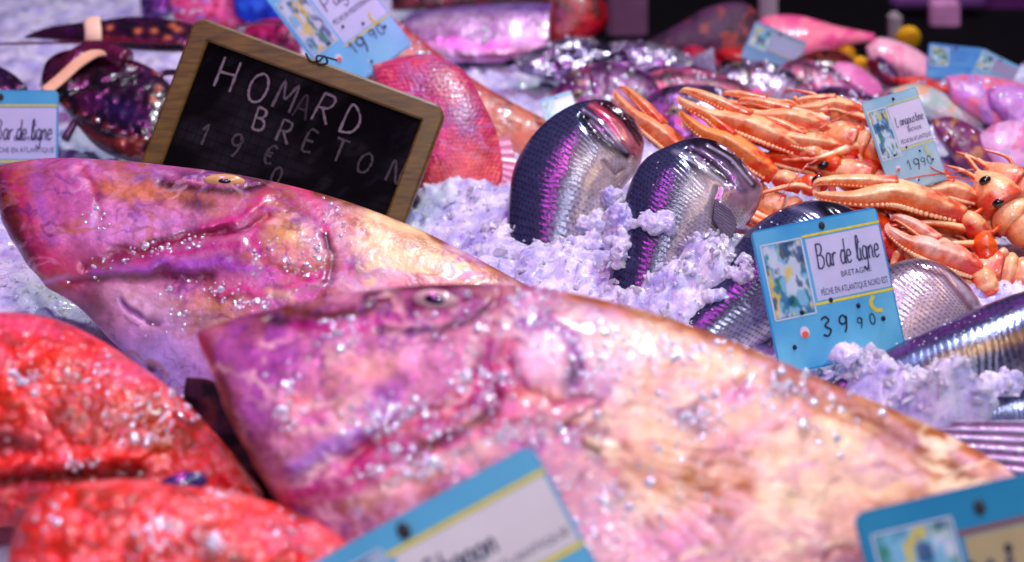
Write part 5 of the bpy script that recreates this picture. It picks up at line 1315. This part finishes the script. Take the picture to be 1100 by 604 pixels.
def background():
    # pink scaly fish whose tail end shows right of the chalkboard
    def scaly(p):
        s = p.Y / 4.6; r = np.floor(s); fx = s - r; tt = p.X / 4.6 + .5 * (r % 2); fy = tt - np.floor(tt)
        p.mottle((206, 70, 120), 18, 0.0, .8, .1); p.mottle((176, 70, 150), 24, .06, .8, .1, seed=3); p.mottle((240, 150, 130), 14, .1, .8, .1, seed=6)
        p.blob((470, 95), (34, 22), (190, 40, 130), .7); p.blob((500, 118), (14, 16), (186, 186, 214), .7, 40)
        p.H += 0.0011 * (1 - np.abs(2 * fy - 1)) * fx; p.mix(.6 * sst(.6, 1, fx), (130, 20, 90)); p.mix(.4 * (fx < .35) * (np.abs(2 * fy - 1) < .5), (250, 170, 190)); p.veins((190, 170, 220), 30, .06, .5, 3, 2); p.rough(0.002, 30, 3)  # violet veins paint highlights over the scales
        p.mix(.6 * sst(130, 190, p.Y), (238, 132, 120))
    PG = Plane(480, 225, 44)
    slab_fish('pink_fish', 'pink scaly fish showing its flank beside the right edge of the chalkboard', 'fish', [((400, 70), (400, 118)), ((436, 60), (425, 150)), ((470, 60), (440, 200)), ((500, 78), (480, 232)), ((520, 112), (505, 232)), ((536, 148), (522, 222)), ((542, 180), (536, 205))],
              [.6, .9, 1, 1, .8, .5, .3], PG, .026, (222, 92, 130), scaly, M_skin, 61, nu=130, nv=110,
              fins=[([(530, 150), (540, 180), (536, 205)], [(548, 146), (556, 184), (548, 216)], (206, 110, 150), (216, 140, 170), 'tail_fin')])
    PBr = Plane(500, 165, 40)
    slab_fish('speckled_fish', 'brown orange speckled flat fish stretched behind the chalkboard and the blue ticket', 'flat fish',
              [((330, -30), (350, 40)), ((380, -20), (370, 80)), ((410, 8), (400, 120)), ((450, 40), (430, 150)), ((490, 72), (470, 165)), ((540, 104), (520, 168)), ((590, 130), (575, 172)), ((625, 146), (615, 172))], [.5, .8, 1, 1, 1, .8, .5, .3], PBr, .018,
              (206, 128, 98), mot([((178, 72, 96), .06), ((226, 160, 120), .08), ((150, 84, 60), .12), ((220, 90, 130), .15)], 13, [([(390, -10), (440, 40), (520, 92)], 14, (200, 84, 110), .6), ([(440, 90), (540, 140), (600, 160)], 20, (216, 140, 96), .7)]), M_skin, 62,
              drops=[(430, 40, 16, 14, 14), (450, 52, 8, 6, 6)], nu=120, nv=70)
    PW = Plane(520, 80, 40)
    slab_fish('white_fish', 'long pale lilac fish cut straight at its right end, at the top', 'fish', [((430, 24), (450, 62)), ((445, 14), (470, 66)), ((480, 8), (495, 68)), ((530, 4), (535, 68)), ((575, 3), (578, 62)), ((592, 4), (590, 54))], [.5, .8, 1, 1, 1, .95], PW, .022,
              (222, 186, 220), mot([((206, 150, 200), .05), ((236, 214, 230), .02)], 18, [([(440, 14), (520, 6), (592, 6)], 8, (136, 104, 190), .7), ([(530, 58), (570, 54), (590, 52)], 7, (206, 130, 160), .6), ([(498, 58), (506, 60)], 6, (150, 80, 120), .7)]), M_sil, 63, drops=[(518, 36, 10, 5, 12)])
    slab_fish('red_fillet', 'crimson slab of fish at the top, right of the long pale lilac fish', 'fish fillet', [((585, -30), (590, 52)), ((600, -30), (604, 54)), ((620, -25), (625, 46)), ((640, -10), (645, 34)), ((652, 6), (654, 24))], [.9, 1, 1, .8, .4], Plane(615, 60, 50), .03,
              (176, 8, 44), mot([((206, 20, 70), .02), ((110, 4, 30), .1)], 14), M_soft, 64)
    slab_fish('red_fillet', 'dark red strip of fish along the top edge above the long pale lilac fish', 'fish fillet', [((420, -10), (420, 12)), ((470, -20), (470, 10)), ((540, -20), (540, 6)), ((600, -20), (600, 4))], [.7, 1, 1, .7], Plane(500, 22, 45), .02, (110, 10, 40), mot([((160, 16, 60), .02), ((60, 4, 24), .08)], 12), M_soft, 65)
    # top left
    slab_fish('pink_fish', 'bright pink scaly fish along the top edge left of the chalkboard corner', 'fish', [((170, -40), (186, 16)), ((185, -45), (190, 22)), ((215, -50), (222, 30)), ((240, -45), (250, 34)), ((262, -30), (266, 26))], [.7, 1, 1, .8, .4], Plane(220, 50, 44), .024,
              (226, 104, 160), mot([((240, 140, 180), .0), ((206, 60, 110), .08), ((186, 150, 214), .12)], 9), M_skin, 66, drops=[(205, 8, 10, 6, 6)])
    slab_fish('grey_fish', 'lilac grey fish tail at the top edge between the ice and the bright pink fish', 'fish', [((146, -40), (152, 18)), ((160, -44), (164, 20)), ((176, -44), (180, 18)), ((190, -30), (190, 8))], [.6, 1, .9, .5], Plane(168, 40, 44), .016, (140, 104, 170), mot([((176, 150, 206), .0), ((96, 50, 130), .07)], 10), M_sil, 67)
    slab_fish('blue_bag', 'royal blue plastic bag bulging out behind the tilted blue ticket', 'bag', [((246, -30), (252, 14)), ((256, -34), (266, 24)), ((275, -34), (285, 26)), ((295, -30), (300, 22)), ((312, -10), (312, 10))], [.6, .9, 1, .9, .5], Plane(280, 55, 50), .02, (10, 60, 206), mot([((6, 30, 150), .02), ((40, 110, 230), .1)], 16, amp=.008), M_cloth, 68)
    slab_fish('pink_fish', 'magenta fish tail under the royal blue bag beside the chalkboard corner', 'fish', [((262, 30), (262, 40)), ((280, 22), (284, 46)), ((300, 20), (304, 52)), ((322, 26), (324, 60))], [.4, .8, 1, .8], Plane(295, 70, 42), .014, (176, 40, 110), mot([((206, 70, 140), .02), ((110, 16, 70), .08)], 8), M_skin, 69)

    # silver and pink bream heap
    heap = [
        ('silver bream lying flat on the ice behind the leftmost sea bass, below the crimson slab', [((540, 66), (545, 74)), ((575, 52), (580, 84)), ((610, 40), (618, 92)), ((640, 42), (648, 88)), ((668, 54), (672, 76))], 150, 100, (170, 156, 190), 110, True),
        ('silver bream with its back to the camera, between crimson slab and dark brown fish', [((630, 66), (640, 80)), ((655, 46), (668, 86)), ((690, 44), (700, 84)), ((725, 52), (735, 76)), ((745, 62), (748, 70))], 151, 98, (176, 146, 186), 96, True),
        ('purple bream just above the head of the leftmost sea bass', [((590, 104), (600, 122)), ((615, 76), (630, 140)), ((650, 66), (668, 146)), ((690, 76), (700, 140)), ((716, 96), (720, 126))], 152, 150, (150, 84, 150), 146, False),
        ('pink bream in the middle of the heap, above the longest pale claws', [((676, 96), (690, 120)), ((705, 76), (720, 142)), ((745, 74), (765, 146)), ((790, 86), (800, 138)), ((815, 102), (818, 124))], 153, 146, (206, 124, 150), 142, False),
        ('mauve bream with a dark back line lying over the pink bream', [((690, 106), (700, 130)), ((720, 92), (730, 160)), ((765, 92), (780, 160)), ((805, 108), (812, 150)), ((828, 124), (830, 140))], 154, 168, (166, 120, 176), 160, True),
        ('silver bream with a yellowish cheek below the blurred blue grey ticket', [((760, 86), (765, 100)), ((785, 68), (795, 122)), ((820, 66), (832, 128)), ((852, 76), (858, 118)), ((876, 92), (878, 106))], 155, 130, (186, 170, 196), 126, True),
        ('pink bream right of the one with a yellowish cheek', [((830, 78), (838, 100)), ((852, 64), (866, 122)), ((888, 70), (900, 126)), ((918, 90), (924, 118)), ((938, 104), (939, 110))], 156, 126, (214, 140, 176), 120, False),
        ('lilac bream directly above the top langoustine of the pile', [((860, 104), (868, 122)), ((888, 92), (900, 132)), ((920, 96), (930, 134)), ((948, 108), (950, 124))], 157, 136, (166, 110, 176), 134, True),
    ]
    def foil(p):
        f1, f2, cid = cell(p.X / 15 + .5 * fbm(p.X / 20, p.Y / 20, 3, 2), p.Y / 9, 71)
        p.mix(.8 * (cid > .5), (226, 220, 236)); p.mix(.8 * (cid < .25), (70, 50, 90)); p.mix(.6 * (1 - sst(0, .15, f2 - f1)), (60, 40, 80))
        p.H += .010 * (cid - .5) * (f1 + .3) + .004 * f1; p.rough(.006, 16, 2)
    for i, (lab, st, seed, by, base, by2, sil) in enumerate(heap):
        if i < 2:
            slab_fish('bream', lab, 'fish', st, [.4, .85, 1, .85, .4], Plane(st[2][0][0], by, 42), .022, base, foil, M_foil, seed, 'bream heaped at the back', drops=[(st[2][0][0], st[2][0][1] + 14, 30, 12, 10)],
                      fins=[([st[-1][0], st[-1][1]], [(st[-1][0][0] + 22, st[-1][0][1] - 12), (st[-1][1][0] + 22, st[-1][1][1] + 8)], (150, 130, 170), (90, 70, 110), 'tail_fin')])
            continue
        xm = st[len(st) // 2][0][0]
        dk = tuple(int(c * .45) for c in base); lt = tuple(min(250, int(c * 1.2)) for c in base)
        topl = [(a[0], a[1] + 5) for a, b in st]
        ex, ey = st[1][0][0] * .6 + st[1][1][0] * .4, st[1][0][1] * .6 + st[1][1][1] * .4
        n = len(st); L0, L1 = st[-1]
        slab_fish('bream', lab, 'fish', st, ([.4, .85, 1, .85, .4] if n == 5 else [.5, 1, .9, .4]), Plane(xm, by, 42), .026, base, mot([(lt, .03), (dk, .12), ((226, 100, 150), .14), ((206, 190, 150), .16)], 11, [(topl, 5, (70, 40, 80), .7), ([(st[1][0][0] + 14, st[1][0][1] + 6), (st[1][1][0] + 14, st[1][1][1] - 6)], 3, dk, .7, -.002)]),
                  M_sil if sil else M_skin, seed, 'bream heaped at the back', (ex, ey, .006, .006), drops=[(ex + 30, ey, 22, 10, 16), (xm, st[n // 2][0][1] + 14, 20, 8, 10)],
                  fins=[([(L0[0], L0[1]), ((L0[0] + L1[0]) / 2, (L0[1] + L1[1]) / 2), (L1[0], L1[1])], [(L0[0] + 20, L0[1] - 10), (L0[0] + 14, (L0[1] + L1[1]) / 2), (L1[0] + 20, L1[1] + 10)], dk, base, 'tail_fin')])
    # things further back
    PF = lambda x, y, t=45: Plane(x, y, t)
    far = [
        ('red_fillet', 'small crimson chunk of fish among the bream, left of the blurred blue grey ticket', 'fish fillet', [((728, 58), (732, 66)), ((742, 48), (752, 74)), ((760, 54), (770, 72)), ((775, 66), (776, 70))], (190, 30, 90), [((220, 110, 170), .0)], M_soft, 84),
        ('red_fillet', 'bright red strip of fish touching the left side of the blurred blue grey ticket', 'fish fillet', [((764, 56), (766, 62)), ((782, 51), (784, 66)), ((800, 54), (802, 70)), ((815, 62), (815, 70))], (206, 14, 46), [((150, 6, 40), .08)], M_soft, 82),
        ('brown_fish', 'dark purple and rust brown fish looming at the back left of the blurred ticket', 'fish', [((690, 46), (700, 56)), ((725, 28), (735, 60)), ((760, 8), (770, 62)), ((795, 2), (805, 66)), ((814, 12), (818, 60))], (72, 30, 66), [((150, 56, 44), .04), ((40, 14, 40), .06)], M_cloth, 76),
        ('pink_fillet', 'smooth pink fillet tapering to a dark tip behind the blurred blue grey ticket', 'fish fillet', [((812, 26), (818, 62)), ((825, 17), (840, 66)), ((860, 17), (870, 62)), ((900, 28), (905, 50)), ((940, 36), (941, 44))], (240, 120, 170), [((250, 160, 180), .02)], M_soft, 78),
        ('brown_crab', 'rusty brown crab shell under the pink fillet with the dark tip', 'crab', [((855, 62), (862, 84)), ((876, 54), (880, 96)), ((900, 54), (902, 92)), ((918, 64), (916, 82))], (120, 46, 34), [((190, 90, 40), .05), ((60, 16, 20), .08)], M_lob, 102),
        ('pink_fillet', 'rounded pale pink fillet below the lemons', 'fish fillet', [((888, 78), (892, 104)), ((900, 67), (910, 116)), ((920, 70), (935, 116)), ((945, 88), (955, 112))], (236, 150, 200), [((244, 180, 214), .02)], M_soft, 120),
        ('pink_fillet', 'long white and pink fillet slanting down to the right at the back', 'fish fillet', [((930, 50), (932, 66)), ((945, 40), (955, 76)), ((975, 48), (985, 88)), ((1000, 64), (1005, 92)), ((1014, 78), (1012, 90))], (244, 196, 210), [((240, 160, 186), .05)], M_soft, 100),
        ('red_prawn', 'maroon prawns in a clump left of the long white and pink fillet', 'prawns', [((930, 66), (934, 80)), ((945, 60), (950, 92)), ((962, 72), (964, 96)), ((972, 84), (972, 94))], (130, 16, 64), [((206, 40, 60), .03), ((90, 60, 130), .08)], M_skin, 112),
        ('red_fillet', 'orange red strip of fish below the long white and pink fillet', 'fish fillet', [((962, 84), (966, 92)), ((985, 82), (990, 98)), ((1010, 88), (1016, 104)), ((1050, 104), (1052, 112))], (226, 60, 40), [((160, 20, 60), .04), ((240, 130, 110), .1)], M_skin, 122),
        ('pale_fillet', 'cream and mint coloured fillet behind the tall slanted price ticket', 'fish fillet', [((955, 96), (962, 112)), ((985, 90), (995, 128)), ((1020, 102), (1030, 138)), ((1052, 118), (1058, 136))], (216, 206, 206), [((236, 190, 150), .08), ((190, 214, 206), .02)], M_soft, 144),
        ('lilac_fish', 'pale lilac fish right of the cream and mint coloured fillet', 'fish', [((1015, 82), (1022, 110)), ((1045, 80), (1055, 130)), ((1085, 86), (1095, 150)), ((1125, 100), (1130, 150))], (222, 150, 200), [((206, 160, 220), .0), ((240, 150, 170), .08)], M_skin, 150),
        ('purple_fish', 'dull purple fish with a brown belly right of the tall slanted price ticket', 'fish', [((1000, 128), (1004, 146)), ((1025, 126), (1035, 184)), ((1055, 142), (1062, 196)), ((1085, 168), (1086, 192))], (150, 80, 130), [((120, 50, 100), .04), ((196, 150, 110), .08)], M_skin, 200),
        ('white_fillet', 'white translucent fillet at the right edge above the langoustine with black eyes', 'fish fillet', [((1050, 146), (1056, 166)), ((1072, 132), (1080, 190)), ((1105, 130), (1115, 192)), ((1140, 140), (1145, 180))], (236, 196, 226), [((206, 196, 236), .03), ((230, 150, 190), .08)], M_soft, 205),
        ('lilac_fish', 'lavender fish lying at the right edge below the pale blue ticket', 'fish', [((1060, 96), (1064, 112)), ((1080, 92), (1088, 138)), ((1110, 96), (1118, 150)), ((1150, 110), (1155, 140))], (214, 166, 220), [((190, 110, 180), .06)], M_skin, 160),
    ]
    for i, (nm, lab, cat, st, base, cols, mt, by) in enumerate(far):
        n = len(st)
        w_ = [.5, .9, 1, .8, .4] if n == 5 else [.5, 1, 1, .5]
        slab_fish(nm, lab, cat, st, w_, Plane(st[n // 2][1][0], by, 42), .024, base, mot(cols, 14), mt, 300 + i, drops=[(st[1][0][0] + 12, st[1][0][1] + 12, 16, 8, 5)] if mt is M_skin else ())
    slab_fish('shadow_slab', 'blackish slab standing in for the shadow between the orange red fish and the largest fish', 'fish', [((200, 405), (195, 430)), ((230, 410), (215, 470)), ((262, 440), (240, 540)), ((300, 500), (275, 580)), ((330, 560), (310, 600))], [.5, .9, 1, .9, .5], Plane(260, 610, 40), .016, (44, 20, 38), mot([((66, 26, 30), .05), ((16, 8, 18), .04)], 14), M_slate, 399)  # dark slab put in where the gap holds only shadow
    # lemons
    for lab, (px, py), r in (('whole yellow lemon behind the rounded pale pink fillet, the left one', (906, 60), .016), ('half hidden yellow lemon touching the right side of the other lemon', (923, 72), .013), ('yellow lemon far back beside the grey post', (975, 42), .017)):
        p = Plane(px, py + 12, 45).hit(np.array(float(px)), np.array(float(py)))
        V, F = ell_geo((0, 0, 0), np.eye(3), 20, 14); V = V.copy(); V[:, 2] = V[:, 2] * (1 + .25 * np.abs(V[:, 2]) ** 6); V = V * [r * .9, r * .9, r * 1.1]
        a = .9; R = np.array([[1, 0, 0], [0, math.cos(a), -math.sin(a)], [0, math.sin(a), math.cos(a)]])
        m = MB(); m.add(V @ R.T + p, F, lin((226, 168, 12))); o = m.build('lemon', M_cloth); tag(o, lab, 'lemon')
    # posts and backdrop beyond the end of the stall
    fl = MB(); fl.add(np.array([(-3, 1.2, -.06), (3, 1.2, -.06), (3, 2.62, -.06), (-3, 2.62, -.06)]), [(0, 1, 2, 3)], lin((7, 4, 9))); fo = fl.build('counter', M_slate); fo['kind'] = 'structure'
    def box(name, lab, cat, x0, x1, y0, y1, Y, dep, col):
        def at(px, py):
            r = rays(np.array(float(px)), np.array(float(py))); return CAM + r * ((Y - CAM[1]) / r[1])
        P = [at(x0, y1), at(x1, y1), at(x1, y0), at(x0, y0)]
        V = np.vstack([P, np.array(P) + [0, dep, 0]]); F = [(0, 1, 2, 3), (7, 6, 5, 4), (0, 4, 5, 1), (1, 5, 6, 2), (2, 6, 7, 3), (3, 7, 4, 0)]
        bm = bmesh.new(); vs = [bm.verts.new(v) for v in V]; [bm.faces.new([vs[i] for i in f]) for f in F]
        bmesh.ops.bevel(bm, geom=list(bm.edges), offset=min(.006, dep * .2), segments=3, affect='EDGES')
        me = bpy.data.meshes.new(name); bm.to_mesh(me); bm.free()
        a = me.color_attributes.new('Col', 'FLOAT_COLOR', 'POINT'); a.data.foreach_set('color', np.tile(list(lin(col)) + [1], len(me.vertices)).astype(np.float32))
        o = bpy.data.objects.new(name, me); COL.objects.link(o); me.materials.append(M_cloth); return tag(o, lab, cat)
    box('post', 'white post rising at the top edge above the blurred blue grey ticket', 'post', 817, 836, -40, 74, 1.95, .03, (206, 190, 200))
    box('post', 'grey post standing beside the far lemon at the back', 'post', 956, 970, 16, 90, 1.80, .02, (170, 160, 160))
    box('apron', 'pale pink apron hanging in the dark at the top right', 'apron', 1000, 1032, 2, 46, 2.0, .02, (214, 150, 196))
    box('sleeve', 'lilac sleeve crossing the top right above the far lemon', 'sleeve', 958, 1060, -6, 10, 2.05, .03, (120, 70, 140))
    box('crate', 'grey mauve crate at the top edge between the crimson slab and the dark brown fish', 'crate', 652, 696, -30, 78, 1.95, .06, (130, 90, 120))
    bd = box('wall', 'x', 'x', -900, 2000, -700, 400, 2.6, .05, (10, 6, 12)); del bd['label']; del bd['category']; bd['kind'] = 'structure'; bd.name = 'wall'
    box('partition', 'purple partition standing at the top right corner behind the stall', 'partition', 1058, 1300, -300, 120, 2.1, .04, (96, 36, 104))

def wood_mat(name):
    m, nt, b = mat_base(name); L = nt.links.new
    tc = nt.nodes.new('ShaderNodeTexCoord'); mp = nt.nodes.new('ShaderNodeMapping'); mp.inputs['Scale'].default_value = (6, 40, 40); mp.inputs['Rotation'].default_value = (0, 0.4, 0.1)
    n = nt.nodes.new('ShaderNodeTexNoise'); n.inputs['Scale'].default_value = 8; n.inputs['Detail'].default_value = 8
    L(tc.outputs['Object'], mp.inputs[0]); L(mp.outputs[0], n.inputs['Vector'])
    cr = nt.nodes.new('ShaderNodeValToRGB')
    cr.color_ramp.elements[0].position = .3; cr.color_ramp.elements[0].color = (0.070, 0.040, 0.002, 1)
    cr.color_ramp.elements[1].position = .65; cr.color_ramp.elements[1].color = (0.170, 0.102, 0.006, 1)
    L(n.outputs['Fac'], cr.inputs[0]); L(cr.outputs[0], b.inputs['Base Color']); b.inputs['Roughness'].default_value = .45
    return m


M_slate = vmat('slate_board', 0.9, 0, 0, 200, 0.1, 0.0005, 0, 0.5, 30, 0.08)
M_wood = wood_mat('varnished_wood')
big_fish_front(); big_fish_back(); red_fishes(); basses(); langoustines(); tickets(); chalkboard(); lobster(); background()
CLUMPS = [(668, 234, 18, 18, PL_S2, 0.020, 220), (706, 241, 30, 9, PL_S2, 0.036, 240), (668, 270, 16, 20, PL_S2, 0.028, 90), (762, 270, 34, 18, PL_S2, 0.028, 130), (640, 262, 50, 14, PL_S1, 0.034, 200),
          (636, 240, 26, 16, PL_S1, 0.031, 330), (656, 212, 12, 16, PL_S1, 0.026, 120), (690, 324, 46, 14, PL_S2, 0.030, 120), (800, 292, 20, 22, PL_S3, 0.030, 90), (975, 412, 46, 16, PL_S5, 0.040, 300), (1030, 428, 30, 12, PL_S5, 0.046, 160), (1080, 412, 36, 14, PL_S5, 0.046, 200),
          (915, 382, 22, 9, PL_S5, 0.03, 110), (772, 318, 26, 9, PL_S3, 0.028, 60)]
bed = ice_bed()
ice_chunks(bed)


scene.view_settings.view_transform = 'Standard'
scene.view_settings.look = 'None'
scene.view_settings.exposure = 0
scene.cycles.use_denoising = True
scene.cycles.use_adaptive_sampling = False
scene.cycles.max_bounces = 6
scene.cycles.transmission_bounces = 4
scene.cycles.caustics_reflective = False
scene.cycles.caustics_refractive = False
scene.cycles.sample_clamp_indirect = 3
